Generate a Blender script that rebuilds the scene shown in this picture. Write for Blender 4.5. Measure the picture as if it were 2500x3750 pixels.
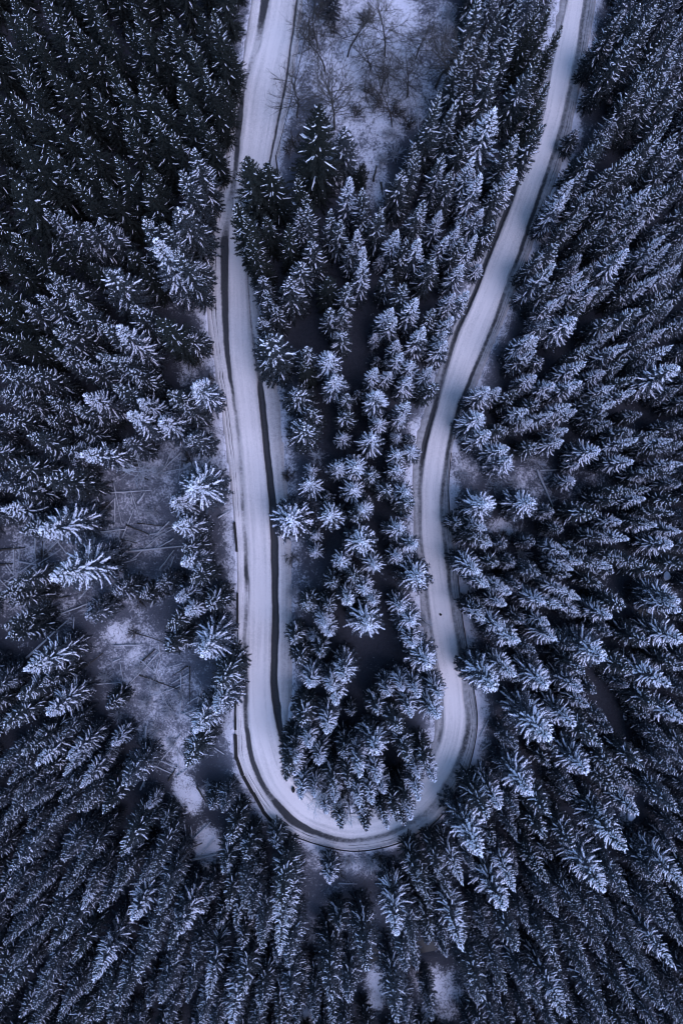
import bpy, math, random
import numpy as np
from mathutils import Vector, Matrix
R = math.radians
rng = np.random.default_rng(7)
random.seed(7)
for o in list(bpy.data.objects): bpy.data.objects.remove(o)
scene = bpy.context.scene
col = scene.collection

# ------------------------------------------------------------------ camera
PW, PH = 2500.0, 3750.0          # the photograph's own pixel grid, used only to measure the place
CH = 112.0                       # flying height of the drone above the road (m)
FW = Vector((60, -25, -2500)).normalized()
RT = FW.cross(Vector((0, 1, 0))).normalized()
UP = RT.cross(FW).normalized()
cam_d = bpy.data.cameras.new('camera'); cam = bpy.data.objects.new('camera', cam_d); col.objects.link(cam)
cam.matrix_world = Matrix(((RT.x, UP.x, -FW.x, 0), (RT.y, UP.y, -FW.y, 0), (RT.z, UP.z, -FW.z, CH), (0, 0, 0, 1)))
cam_d.sensor_fit = 'HORIZONTAL'; cam_d.sensor_width = 36; cam_d.lens = 36
cam_d.clip_end = 3000
scene.camera = cam

# ------------------------------------------------------------------ sky, sun, exposure (overcast winter dusk)
SUN_EL, SUN_AZ = 58, 135
w = bpy.data.worlds.new('World'); scene.world = w; w.use_nodes = True
nt = w.node_tree; nt.nodes.clear()
sky = nt.nodes.new('ShaderNodeTexSky'); sky.sky_type = 'NISHITA'; sky.sun_disc = False
sky.sun_elevation = R(SUN_EL); sky.sun_rotation = R(SUN_AZ); sky.air_density = 1.0; sky.dust_density = 0.3; sky.ozone_density = 4.0
bg = nt.nodes.new('ShaderNodeBackground'); bg.inputs[1].default_value = 0.15
wo = nt.nodes.new('ShaderNodeOutputWorld')
nt.links.new(sky.outputs[0], bg.inputs[0]); nt.links.new(bg.outputs[0], wo.inputs[0])
sd = bpy.data.lights.new('sun', 'SUN'); sd.energy = 1.1; sd.angle = R(40); sd.color = (0.74, 0.72, 1.0)
so = bpy.data.objects.new('sun', sd); col.objects.link(so)
so.rotation_euler = (R(90 - SUN_EL), 0, R(180 - SUN_AZ))
vs = scene.view_settings
scene.display_settings.display_device = 'sRGB'
vs.view_transform = 'Standard'; vs.look = 'None'; vs.gamma = 1; vs.exposure = 1.2; vs.use_curve_mapping = False

# ------------------------------------------------------------------ helpers
def ray(px, py):
    return FW + RT * ((px - PW/2) / PW) + UP * ((PH/2 - py) / PW)
def at(px, py, z=0.0):
    d = ray(px, py); t = (z - CH) / d.z
    return Vector((d.x*t, d.y*t, z))
def pix(v):
    d = Vector(v) - Vector((0, 0, CH)); k = d.dot(FW)
    return (PW/2 + PW*d.dot(RT)/k, PH/2 - PW*d.dot(UP)/k)
def link(name, me, parent=None, loc=None, rz=0.0):
    o = bpy.data.objects.new(name, me); col.objects.link(o)
    if parent: o.parent = parent
    if loc is not None: o.location = loc
    if rz: o.rotation_euler.z = rz
    return o
def tag(o, label=None, cat=None, group=None, kind=None):
    if label: o['label'] = label
    if cat: o['category'] = cat
    if group: o['group'] = group
    if kind: o['kind'] = kind
    return o
def mesh(name, V, F, mats, mi=None, smooth=False):
    me = bpy.data.meshes.new(name)
    V = np.asarray(V, dtype=np.float32)
    if isinstance(F, np.ndarray) and F.ndim == 2:
        n, k = F.shape
        me.vertices.add(len(V)); me.vertices.foreach_set('co', V.ravel())
        me.loops.add(n*k); me.loops.foreach_set('vertex_index', F.astype(np.int32).ravel())
        me.polygons.add(n); me.polygons.foreach_set('loop_start', np.arange(0, n*k, k, dtype=np.int32))
        me.update(calc_edges=True)
    else:
        me.from_pydata([tuple(map(float, v)) for v in V], [], [tuple(map(int, f)) for f in F]); me.update()
    for m in (mats if isinstance(mats, (list, tuple)) else [mats]): me.materials.append(m)
    if mi is not None: me.polygons.foreach_set('material_index', np.asarray(mi, dtype=np.int32))
    if smooth: me.polygons.foreach_set('use_smooth', np.ones(len(me.polygons), dtype=bool))
    me.update()
    return me
def fattr(me, name, vals):
    a = me.attributes.new(name, 'FLOAT', 'POINT'); a.data.foreach_set('value', np.asarray(vals, dtype=np.float32))

def vnoise(x, y, s, seed=0):
    """smooth value noise, vectorised"""
    r = np.random.default_rng(seed); T = r.random((256, 256))
    x = np.asarray(x)/s + 1000; y = np.asarray(y)/s + 1000
    i = np.floor(x).astype(int); j = np.floor(y).astype(int); u = x-i; v = y-j
    u = u*u*(3-2*u); v = v*v*(3-2*v)
    a = T[i % 256, j % 256]; b = T[(i+1) % 256, j % 256]; c = T[i % 256, (j+1) % 256]; d = T[(i+1) % 256, (j+1) % 256]
    return (a*(1-u)+b*u)*(1-v)+(c*(1-u)+d*u)*v
def sstep(a, b, x):
    t = np.clip((np.asarray(x)-a)/(b-a), 0, 1); return t*t*(3-2*t)

# ------------------------------------------------------------------ materials
def newmat(name):
    m = bpy.data.materials.new(name); m.use_nodes = True
    n = m.node_tree.nodes; b = n['Principled BSDF']; b.inputs['Roughness'].default_value = 0.85
    b.inputs['Specular IOR Level'].default_value = 0.2
    return m, n, m.node_tree.links, b
def N(n, t, **k):
    x = n.new(t)
    for a, v in k.items():
        if a.startswith('i_'): x.inputs[a[2:].replace('_', ' ')].default_value = v
        else: setattr(x, a, v)
    return x
def ramp(n, stops):
    r = n.new('ShaderNodeValToRGB'); e = r.color_ramp.elements
    while len(e) < len(stops): e.new(0.5)
    for q, (p, c) in zip(e, stops): q.position = p; q.color = (*c, 1) if len(c) == 3 else c
    return r
def mixc(n, l, f, a, b):
    m = n.new('ShaderNodeMix'); m.data_type = 'RGBA'
    l.new(f, m.inputs[0])
    for s, v in ((6, a), (7, b)):
        if hasattr(v, 'is_output'): l.new(v, m.inputs[s])
        else: m.inputs[s].default_value = (*v, 1)
    return m.outputs[2]
def math_(n, l, op, a, b=None, c=None, clamp=False):
    m = n.new('ShaderNodeMath'); m.operation = op; m.use_clamp = clamp
    for i, v in enumerate((a, b, c)):
        if v is None: continue
        if hasattr(v, 'is_output'): l.new(v, m.inputs[i])
        else: m.inputs[i].default_value = v
    return m.outputs[0]
def noise(n, l, vec, scale, detail=4, rough=0.6):
    x = n.new('ShaderNodeTexNoise'); x.inputs['Scale'].default_value = scale
    x.inputs['Detail'].default_value = detail; x.inputs['Roughness'].default_value = rough
    if vec is not None: l.new(vec, x.inputs['Vector'])
    return x.outputs['Fac']
def bump(n, l, b, h, strength, dist):
    x = n.new('ShaderNodeBump'); x.inputs['Strength'].default_value = strength; x.inputs['Distance'].default_value = dist
    l.new(h, x.inputs['Height']); l.new(x.outputs[0], b.inputs['Normal'])

SNOW = (0.84, 0.83, 0.90)
def snow_mat(name, c0, c1):
    m, n, l, b = newmat(name)
    tc = n.new('ShaderNodeTexCoord'); f = noise(n, l, tc.outputs['Object'], 2.2, 3)
    r = ramp(n, [(0.3, c0), (0.62, c1)]); l.new(f, r.inputs[0]); l.new(r.outputs[0], b.inputs['Base Color'])
    b.inputs['Roughness'].default_value = 0.9
    return m
M_snow = snow_mat('tree_snow', (0.78, 0.77, 0.90), (0.91, 0.89, 0.98))
def needle_mat(name, dark, lite, frost, amt):
    """spruce needles: dark green with rime lying on the faces that look up"""
    m, n, l, b = newmat(name)
    tc = n.new('ShaderNodeTexCoord'); oi = n.new('ShaderNodeObjectInfo')
    f = noise(n, l, tc.outputs['Object'], 1.1, 3)
    base = mixc(n, l, f, dark, lite)
    g = n.new('ShaderNodeNewGeometry'); sx = n.new('ShaderNodeSeparateXYZ'); l.new(g.outputs['Normal'], sx.inputs[0])
    up = math_(n, l, 'MULTIPLY', math_(n, l, 'MAXIMUM', sx.outputs[2], 0.0), 1.0)
    f2 = noise(n, l, tc.outputs['Object'], 3.5, 2)
    k = math_(n, l, 'MULTIPLY', up, math_(n, l, 'MULTIPLY_ADD', f2, 2.2, -0.65, True))
    k = math_(n, l, 'MULTIPLY', k, amt, None, True)
    c = mixc(n, l, k, base, frost)
    hs = n.new('ShaderNodeHueSaturation'); l.new(c, hs.inputs['Color'])
    l.new(math_(n, l, 'MULTIPLY_ADD', oi.outputs['Random'], 0.5, 0.75), hs.inputs['Value'])
    l.new(hs.outputs[0], b.inputs['Base Color'])
    return m
M_need = {'S': needle_mat('needles_rimed', (0.009, 0.012, 0.015), (0.022, 0.026, 0.032), (0.46, 0.48, 0.58), 0.20), 'D': needle_mat('needles_dark', (0.006, 0.008, 0.007), (0.015, 0.018, 0.015), (0.35, 0.37, 0.42), 0.04),
          'M': needle_mat('needles_mid', (0.008, 0.011, 0.012), (0.020, 0.024, 0.026), (0.42, 0.44, 0.53), 0.13),
          'F': needle_mat('needles_frosted', (0.009, 0.012, 0.016), (0.022, 0.027, 0.034), (0.48, 0.51, 0.62), 0.24)}
def bark_mat(name, a, c):
    m, n, l, b = newmat(name); tc = n.new('ShaderNodeTexCoord')
    f = noise(n, l, tc.outputs['Object'], 6, 5, 0.7); r = ramp(n, [(0.3, a), (0.7, c)])
    l.new(f, r.inputs[0]); l.new(r.outputs[0], b.inputs['Base Color']); bump(n, l, b, f, 0.5, 0.04)
    return m
M_bark = bark_mat('bark', (0.025, 0.02, 0.018), (0.07, 0.06, 0.05))
M_twig = bark_mat('bare_twig', (0.03, 0.027, 0.026), (0.08, 0.07, 0.066))
M_rime = bark_mat('rimed_twig', (0.22, 0.22, 0.25), (0.60, 0.61, 0.67))
M_log = bark_mat('dead_wood', (0.26, 0.26, 0.29), (0.55, 0.55, 0.60))
M_logd = bark_mat('dark_dead_wood', (0.025, 0.023, 0.022), (0.06, 0.055, 0.05))
M_timber = bark_mat('tarred_timber', (0.010, 0.009, 0.009), (0.03, 0.028, 0.027))
M_stone = bark_mat('stone', (0.03, 0.03, 0.032), (0.09, 0.088, 0.09))
M_rust = bark_mat('weathered_steel', (0.02, 0.018, 0.02), (0.06, 0.055, 0.06))
m, n, l, b = newmat('creek_water'); b.inputs['Base Color'].default_value = (0.004, 0.005, 0.007, 1); b.inputs['Roughness'].default_value = 0.35; M_water = m

# ground: leaf litter darkened to hold the tree shade, dead grass and a broken snow cover (amount painted per vertex)
m, n, l, b = newmat('forest_floor'); M_ground = m
tc = n.new('ShaderNodeTexCoord'); P = tc.outputs['Object']
at_ = N(n, 'ShaderNodeAttribute', attribute_name='snow_cover')
ag_ = N(n, 'ShaderNodeAttribute', attribute_name='grass')
f1 = noise(n, l, P, 0.35, 6, 0.65); f2 = noise(n, l, P, 2.6, 5, 0.7); f3 = noise(n, l, P, 9.0, 3, 0.7)
q = math_(n, l, 'ADD', math_(n, l, 'MULTIPLY', f1, 0.35), math_(n, l, 'ADD', math_(n, l, 'MULTIPLY', f2, 0.35), math_(n, l, 'MULTIPLY', f3, 0.30)))
q = math_(n, l, 'MULTIPLY_ADD', q, 2.4, -0.7)
k = math_(n, l, 'SUBTRACT', at_.outputs['Fac'], q)
k = math_(n, l, 'MULTIPLY_ADD', k, 5.0, 0.5, True)
lit = ramp(n, [(0.3, (0.010, 0.010, 0.014)), (0.7, (0.032, 0.032, 0.042))]); l.new(f2, lit.inputs[0])  # litter sunk to dark blue, standing in for shaded snow
gr = ramp(n, [(0.3, (0.045, 0.048, 0.062)), (0.7, (0.21, 0.215, 0.26))]); l.new(f3, gr.inputs[0])
soil = mixc(n, l, ag_.outputs['Fac'], lit.outputs[0], gr.outputs[0])
sn = ramp(n, [(0.25, (0.50, 0.50, 0.55)), (0.7, (0.74, 0.70, 0.76))]); l.new(f2, sn.inputs[0])
l.new(mixc(n, l, k, soil, sn.outputs[0]), b.inputs['Base Color']); bump(n, l, b, f2, 0.6, 0.15)

# road: packed snow, streaked along the driving direction, dark asphalt where 'bare' is high: wear, plus shadow painted on the bend
m, n, l, b = newmat('packed_snow_road'); M_road = m
tc = n.new('ShaderNodeTexCoord'); P = tc.outputs['Object']
ab = N(n, 'ShaderNodeAttribute', attribute_name='bare'); ad = N(n, 'ShaderNodeAttribute', attribute_name='dirt')
au = N(n, 'ShaderNodeAttribute', attribute_name='across'); av = N(n, 'ShaderNodeAttribute', attribute_name='along')
cx = n.new('ShaderNodeCombineXYZ'); l.new(math_(n, l, 'MULTIPLY', au.outputs['Fac'], 1.7), cx.inputs[0]); l.new(math_(n, l, 'MULTIPLY', av.outputs['Fac'], 0.05), cx.inputs[1])
st = noise(n, l, cx.outputs[0], 1.0, 5, 0.65)
f2 = noise(n, l, P, 1.6, 6, 0.7); f3 = noise(n, l, P, 7.0, 4, 0.75); f4 = noise(n, l, P, 0.16, 2, 0.5)
sn = ramp(n, [(0.25, (0.56, 0.505, 0.50)), (0.5, (0.67, 0.605, 0.60)), (0.75, (0.77, 0.70, 0.69))])
l.new(math_(n, l, 'ADD', math_(n, l, 'MULTIPLY', st, 0.28), math_(n, l, 'ADD', math_(n, l, 'MULTIPLY', f3, 0.40), math_(n, l, 'MULTIPLY', f4, 0.32))), sn.inputs[0])
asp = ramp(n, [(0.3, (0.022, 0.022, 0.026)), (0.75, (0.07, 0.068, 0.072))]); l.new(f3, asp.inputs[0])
drt = ramp(n, [(0.3, (0.20, 0.19, 0.20)), (0.7, (0.40, 0.38, 0.39))]); l.new(f2, drt.inputs[0])
kd = math_(n, l, 'SUBTRACT', ad.outputs['Fac'], math_(n, l, 'MULTIPLY_ADD', math_(n, l, 'ADD', math_(n, l, 'MULTIPLY', st, 0.42), math_(n, l, 'MULTIPLY', f3, 0.58)), 1.7, -0.35))
kd = math_(n, l, 'MULTIPLY_ADD', kd, 1.5, 0.45, True)
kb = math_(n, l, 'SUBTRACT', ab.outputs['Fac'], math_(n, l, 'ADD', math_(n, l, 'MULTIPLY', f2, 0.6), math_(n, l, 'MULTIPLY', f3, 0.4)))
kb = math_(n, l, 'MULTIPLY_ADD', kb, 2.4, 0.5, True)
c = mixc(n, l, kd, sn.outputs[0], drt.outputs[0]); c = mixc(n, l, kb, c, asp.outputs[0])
l.new(c, b.inputs['Base Color']); bump(n, l, b, st, 0.4, 0.08)

# ------------------------------------------------------------------ road line, read off the photograph
ST = [((945,-160),(1018,-160),(1103,-160),(1130,-160)), ((926,0),(990,0),(1079,0),(1105,0)), ((910,107),(968,107),(1066,107),(1092,107)),
((895,214),(935,214),(1051,214),(1078,214)), ((872,321),(905,321),(1034,321),(1060,321)), ((852,428),(893,428),(1012,428),(1040,428)),
((838,536),(881,536),(990,536),(1020,536)), ((822,640),(869,640),(968,640),(1000,640)), ((790,760),(850,760),(930,760),(965,760)),
((762,893),(838,893),(900,893),(940,893)), ((762,1116),(840,1116),(906,1116),(945,1116)), ((781,1275),(842,1275),(922,1275),(965,1275)),
((806,1435),(861,1435),(941,1435),(1012,1435)), ((828,1600),(882,1600),(957,1600),(1027,1600)), ((850,1768),(894,1768),(975,1768),(1042,1768)),
((862,1900),(903,1900),(985,1900),(1050,1900)), ((872,2036),(911,2036),(990,2036),(1058,2036)), ((874,2250),(910,2250),(994,2250),(1062,2250)),
((872,2400),(908,2400),(990,2400),(1064,2400)), ((868,2518),(908,2518),(988,2518),(1065,2518)), ((864,2650),(910,2650),(1007,2650),(1045,2650)),
((870,2786),(937,2780),(1036,2770),(1048,2765)), ((921,2893),(980,2880),(1064,2850),(1075,2845)), ((985,2995),(1045,2960),(1110,2910),(1120,2900)),
((1085,3060),(1125,3020),(1165,2955),(1170,2940)), ((1269,3110),(1270,3065),(1270,2995),(1270,2980)), ((1419,3094),(1405,3048),(1380,2985),(1375,2970)),
((1526,3048),(1500,3003),(1455,2940),(1445,2925)), ((1596,3000),(1562,2960),(1515,2895),(1500,2885)), ((1660,2914),(1618,2885),(1560,2832),(1548,2822)),
((1714,2802),(1667,2785),(1598,2755),(1580,2750)), ((1743,2652),(1700,2655),(1622,2665),(1598,2668)), ((1730,2518),(1693,2520),(1622,2525),(1595,2525)),
((1708,2384),(1675,2388),(1600,2400),(1570,2405)), ((1687,2250),(1655,2255),(1578,2266),(1548,2270)), ((1672,2110),(1632,2110),(1563,2110),(1535,2110)),
((1652,1955),(1617,1955),(1545,1955),(1520,1955)), ((1640,1843),(1607,1843),(1545,1843),(1518,1843)), ((1640,1750),(1616,1750),(1547,1750),(1512,1750)),
((1655,1623),(1634,1623),(1567,1623),(1525,1623)), ((1703,1500),(1666,1500),(1601,1500),(1560,1500)), ((1752,1380),(1715,1380),(1632,1380),(1600,1380)),
((1812,1232),(1778,1232),(1676,1232),(1645,1232)), ((1862,1114),(1824,1114),(1730,1114),(1700,1114)), ((1930,938),(1888,938),(1799,938),(1770,938)),
((1995,750),(1950,750),(1874,750),(1845,750)), ((2055,589),(2008,589),(1928,589),(1900,589)), ((2095,429),(2054,429),(1990,429),(1962,429)),
((2135,230),(2099,230),(2026,230),(2000,230)), ((2164,80),(2122,80),(2062,80),(2040,80)), ((2200,-160),(2158,-160),(2115,-160),(2090,-160))]
SW = np.array([[at(*p)[:2] for p in s] for s in ST])                      # stations x 4 lines x 2
def catmull(P, nsub=None, step=0.5):
    out = []; par = []
    for i in range(len(P)-1):
        p0 = P[max(i-1, 0)]; p1 = P[i]; p2 = P[i+1]; p3 = P[min(i+2, len(P)-1)]
        k = nsub[i]
        for j in range(k):
            t = j/k; out.append(0.5*((2*p1)+(p2-p0)*t+(2*p0-5*p1+4*p2-p3)*t*t+(3*p1-p0-3*p2+p3)*t**3)); par.append(i+t)
    out.append(P[-1]); par.append(len(P)-1)
    return np.array(out), np.array(par)
mid = SW[:, 1:3].mean(axis=1)
nsub = [max(2, int(np.linalg.norm(mid[i+1]-mid[i])/0.5)) for i in range(len(mid)-1)]
LN = [catmull(SW[:, k], nsub)[0] for k in range(4)]; PAR = catmull(SW[:, 0], nsub)[1]
LO, LWO, LWI, LV = LN
CEN = 0.5*(LWO+LWI)
ALONG = np.concatenate([[0], np.cumsum(np.linalg.norm(np.diff(CEN, axis=0), axis=1))])

def prof(par, pts):
    x, y = zip(*pts); return np.interp(par, x, y)
# station numbers along the road -> how bare the strips are; right of the bend partly painted shadow
bareShadeO = prof(PAR, [(0,.75),(1.5,.75),(2.4,.4),(4,.25),(4.8,.8),(7,.7),(8.2,.45),(9,1),(11,.9),(12,.55),(13,.35),(15,.3),(15.8,.45),(16.3,.85),(16.8,.5),(17.3,.3),(17.8,.3),(18.1,.8),(20.6,.9),(21,.75),(22,.8),(23,.95),(24,.9),(24.4,.45),(25.5,.38),(27,.42),(29,.52),(31,.5),(33,.5),(36,.5),(40,.6),(42,.65),(46,.6),(49,.65)])
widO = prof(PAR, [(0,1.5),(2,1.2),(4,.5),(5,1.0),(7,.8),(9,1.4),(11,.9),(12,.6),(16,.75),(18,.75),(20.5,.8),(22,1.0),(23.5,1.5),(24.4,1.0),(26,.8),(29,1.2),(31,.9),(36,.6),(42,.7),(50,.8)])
ditch = prof(PAR, [(0,.72),(8,.72),(10,.4),(11.7,.6),(12,1),(19.4,1),(20.3,.85),(21.2,.0),(22,0),(30.2,.0),(30.6,.5),(31.2,.3),(33,.35),(38,.45),(39,.9),(40,.7),(41,.5),(43,.8),(46,.8),(47,0),(50,0)])
widI = prof(PAR, [(0,.55),(10,.55),(12,1.15),(16,1.35),(18,1.15),(19.5,1.6),(21,.8),(22,.5),(31,.8),(38,.9),(40,1.0),(46,.9),(50,.4)])
V = []; at_b = []; at_d = []; at_u = []; at_v = []
nz1 = vnoise(ALONG, ALONG*0, 3.0, 61)-.5; nz2 = vnoise(ALONG, ALONG*0, 1.1, 62)-.5; nz3 = vnoise(ALONG, ALONG*0, 7.0, 63)-.5; nz4 = vnoise(ALONG, ALONG*0, 1.4, 64)-.5
bareShadeO = bareShadeO+.45*nz3*(bareShadeO < .88)+.15*nz1
dull = prof(PAR, [(0,.42),(8,.5),(12,.42),(21,.40),(25,.5),(29,.6),(30.5,.85),(50,.95)])
rut = prof(PAR, [(0,.2),(4,.35),(8,.7),(15,.75),(16,.3),(21,.25),(22,.6),(24,.7),(29,.7),(31,.8),(34,.7),(41,.8),(50,.7)])
ncol = 0
for i in range(len(PAR)):
    o_, wo_, wi_, v_ = LO[i], LWO[i], LWI[i], LV[i]
    wO = np.linalg.norm(wo_-o_); wI = np.linalg.norm(v_-wi_); wM = np.linalg.norm(wi_-wo_)
    dO = (o_-wo_)/max(wO, .01); dI = (v_-wi_)/max(wI, .01)
    cols_ = []                      # (xy, z, bare, dirt, u)
    cols_.append((o_+dO*1.1, -1.3, 0.1, .5, -wM/2-wO-1.1))
    cols_.append((o_+dO*0.35, -0.35, 0.1, .5, -wM/2-wO-.35))
    for t in (1, .92, .86, .835, .81, .74, .67, .64, .615, .59, .52, .44, .36, .28, .2, .12, .05):
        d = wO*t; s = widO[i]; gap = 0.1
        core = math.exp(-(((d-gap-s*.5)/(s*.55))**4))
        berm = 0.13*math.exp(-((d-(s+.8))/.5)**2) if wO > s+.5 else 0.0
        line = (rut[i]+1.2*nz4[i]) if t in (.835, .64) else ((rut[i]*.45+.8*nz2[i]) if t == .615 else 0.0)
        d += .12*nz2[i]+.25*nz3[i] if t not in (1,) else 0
        zz = 0.02+berm-0.07*core*bareShadeO[i]-.05*max(line, 0)
        cols_.append((wo_+dO*d, zz, max(core*bareShadeO[i]*1.02, line), dull[i]+.25*core+.25*nz1[i], -wM/2-d))
    for t in np.linspace(0, 1, 9):
        p = wo_*(1-t)+wi_*t; e = min(t, 1-t)*wM
        z = 0.05+0.04*math.sin(math.pi*t)-0.012*(math.exp(-((t-.28)/.07)**2)+math.exp(-((t-.72)/.07)**2))
        cols_.append((p, z, 0.0, (.46 if e < .2 else (.34 if abs(t-.25) < .01 or abs(t-.75) < .01 else .20))+.25*nz3[i], (t-.5)*wM))
    s = widI[i]*(1+.22*nz3[i]+.06*nz2[i]); dd = ditch[i]; e_ = .10*nz1[i]+.06*nz4[i]
    for d, zf, bf in ((.06+e_*.5, -.06, .42), (.20+e_, -.4, .8), (.36+e_, -.8, 1.1), (s*.5, -1, 1.15), (s-.3+e_, -.8, 1.05), (s-.1+e_, -.25, .75), (s+.05+e_, .1, .35), (s+.25, .18, .0)):
        dq = min(d, max(wI-.02, .05)) if wI < s+.2 else d
        cols_.append((wi_+dI*dq, .02+.55*dd*zf, bf*dd, dull[i], wM/2+dq))
    rest = max(wI-(s+.2), .06)
    for t in (.35, .7, 1.0):
        cols_.append((wi_+dI*(s+.2+rest*t), .1*dd+.02, 0.0, dull[i]+.1+.2*t, wM/2+s+.2+rest*t))
    cols_.append((wi_+dI*(s+.2+rest+.9), -.7, 0.0, .6, wM/2+s+.2+rest+.9))
    ncol = len(cols_)
    for p, z, bb, d_, u in cols_:
        V.append((p[0], p[1], z)); at_b.append(bb); at_d.append(d_); at_u.append(u); at_v.append(ALONG[i])
V = np.array(V)
V[:, 2] += 0.05*(vnoise(V[:, 0], V[:, 1], 1.3, 3)-.5)
nr = len(PAR); ii, jj = np.meshgrid(np.arange(nr-1), np.arange(ncol-1), indexing='ij')
a = (ii*ncol+jj).ravel(); F = np.stack([a, a+1, a+ncol+1, a+ncol], axis=1)
me = mesh('road', V, F, M_road, smooth=True)
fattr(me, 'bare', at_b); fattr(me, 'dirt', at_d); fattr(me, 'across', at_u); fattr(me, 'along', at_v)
tag(link('road', me), 'snow packed hairpin forest road with dark gutter, worn verges and painted shade at the bend', kind='structure')

# ------------------------------------------------------------------ terrain
def in_poly(x, y, poly):
    r = np.zeros(x.shape, bool); n_ = len(poly); j = n_-1
    for i in range(n_):
        xi, yi = poly[i]; xj, yj = poly[j]
        if yi != yj:
            r ^= ((yi > y) != (yj > y)) & (x < (xj-xi)*(y-yi)/(yj-yi)+xi)
        j = i
    return r
def pdist(x, y, L):
    d = np.full(x.shape, 1e9)
    for i in range(len(L)-1):
        ax, ay = L[i]; bx, by = L[i+1]; vx, vy = bx-ax, by-ay; q = max(vx*vx+vy*vy, 1e-9)
        t = np.clip(((x-ax)*vx+(y-ay)*vy)/q, 0, 1)
        d = np.minimum(d, np.hypot(x-ax-vx*t, y-ay-vy*t))
    return d
O3, V3 = LO[::3], LV[::3]
up_ = 60.0
ROADP = np.concatenate([LO[::2], LV[::2][::-1]])
ISLP = np.concatenate([[V3[0]+(0, up_)], V3, [V3[-1]+(0, up_)]])
CREEK_PX = [(2640,1930),(2431,2057),(2356,2218),(2335,2420),(2313,2604),(2345,2737),(2225,2850),(2070,3080),(1850,3285),(1762,3350),(1600,3440),(1382,3466),(1200,3570),(990,3740),(900,3900)]
CRK = np.array([at(*p, -7)[:2] for p in CREEK_PX])
CRK = catmull(CRK, [10]*(len(CRK)-1))[0]
def terrain(x, y):
    inside = in_poly(x, y, ROADP); isl = in_poly(x, y, ISLP) & ~inside
    dO = pdist(x, y, O3); dV = pdist(x, y, V3)
    und = 1.4*(vnoise(x, y, 14, 11)-.5)+.5*(vnoise(x, y, 4, 12)-.5)+.18*(vnoise(x, y, 1.4, 13)-.5)
    zo = -0.12-7.0*(1-np.exp(-dO/16.0))+und*np.clip(dO/4, 0, 1)
    zi = -0.05+2.2*(1-np.exp(-dV/10.0))+und*np.clip(dV/4, 0, 1)*.8
    z = np.where(isl, zi, zo); z = np.where(inside, -1.25, z)
    dc = pdist(x, y, CRK); wv = 1.0+1.3*vnoise(x, y, 5, 21)
    z = z-1.0*np.exp(-(dc/wv)**4)*(~inside)
    return z, inside, isl, dO, dV, dc
gs = 0.6
gx = np.arange(-78, 78.01, gs); gy = np.arange(-112, 112.01, gs)
GX, GY = np.meshgrid(gx, gy, indexing='ij')
GZ, INS, ISL, DO, DV, DC = terrain(GX, GY)
def tz(x, y):
    i = np.clip((np.asarray(x)+78)/gs, 0, len(gx)-1.001); j = np.clip((np.asarray(y)+112)/gs, 0, len(gy)-1.001)
    a = i.astype(int); b_ = j.astype(int); u = i-a; v = j-b_
    return (GZ[a, b_]*(1-u)+GZ[a+1, b_]*u)*(1-v)+(GZ[a, b_+1]*(1-u)+GZ[a+1, b_+1]*u)*v
def gat(px, py, h=0.0):
    """world point standing on the ground whose top (h above ground) shows at this place"""
    z = 0.0
    for _ in range(6):
        p = at(px, py, z+h); z = float(tz(p.x, p.y))
    return Vector((p.x, p.y, z))
# snow cover: thin under the trees, partly as painted shade, thick in the clearings and beside the road
cover = 0.20+.30*(vnoise(GX, GY, 9, 31)-.5)
dR = np.minimum(DO, DV)
cover += .42*np.exp(-(dR/2.2)**2)
grass = .12+.8*np.exp(-(dR/3.0)**2)
PATCH = [ # photo x, y, rx, ry, cover, grass
 (1400,60,170,200,.86,.8),(1290,230,200,140,.82,.85),(1460,330,120,130,.80,.85),(1330,430,150,140,.78,.9),(1250,540,120,110,.62,.7),(1370,640,60,110,.70,.6),(1180,120,90,170,.66,.5),(1600,120,70,260,.55,.5),
 (420,1850,330,220,.52,.75),(120,2050,190,230,.55,.5),(620,1700,150,110,.60,.8),(780,1640,70,110,.86,.7),(460,2330,110,80,.95,.4),(560,2450,210,150,.60,.9),(450,2120,260,150,.50,.8),(150,2230,170,120,.55,.4),
 (620,2600,180,170,.58,.9),(660,2780,60,100,.88,.5),(690,2920,70,70,1.0,.2),(760,3090,70,80,1.0,.2),(770,3190,40,50,.8,.2),(690,1320,70,110,.72,.2),(670,1100,60,60,.55,.2),(860,1900,40,100,.8,.5),(860,2200,40,80,.8,.5),
 (1140,1800,60,200,.42,.3),(1120,2100,80,300,.40,.3),(1060,1950,40,300,.62,.9),
 (1700,1720,90,70,.60,.7),(1920,1760,110,60,.62,.6),(1840,1930,70,40,.75,.2),(2120,1780,160,70,.5,.2),(1960,1560,40,60,.3,.2),
 (2180,280,150,90,.45,.1),(1280,3170,230,60,.55,.9),(1180,3290,120,90,.45,.6),(1270,3360,200,110,.45,.8),
 (1380,3620,45,110,1.0,.1),(1130,3590,40,90,.95,.1),(1120,3720,60,40,.95,.1),(1610,3610,90,70,.9,.2),(1580,3710,80,60,.85,.3),(1690,3640,60,90,.7,.3),
 (1780,3380,60,60,.8,.1),(1880,3320,70,50,.6,.1),(1730,3420,40,50,.8,.1),(2300,2900,70,90,.6,.1),(2290,3010,50,60,.6,.1),(2150,3240,60,50,.55,.1),(2450,2100,60,80,.6,.1),(2300,2580,50,50,.6,.1)]
for (px, py, rx, ry, cv, gr_) in PATCH:
    c_ = gat(px, py); sx_ = rx*.0448*1.05; sy_ = ry*.0448*1.05
    cv = .06+.70*cv if py < 800 else .02+.64*cv if cv > .78 else .05+.66*cv
    wgt = np.exp(-(((GX-c_.x)/sx_)**2+((GY-c_.y)/sy_)**2)**1.5)
    cover = cover*(1-wgt)+cv*wgt; grass = grass*(1-wgt)+gr_*wgt
a = np.arange(len(gx)*len(gy)).reshape(len(gx), len(gy))
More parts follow.
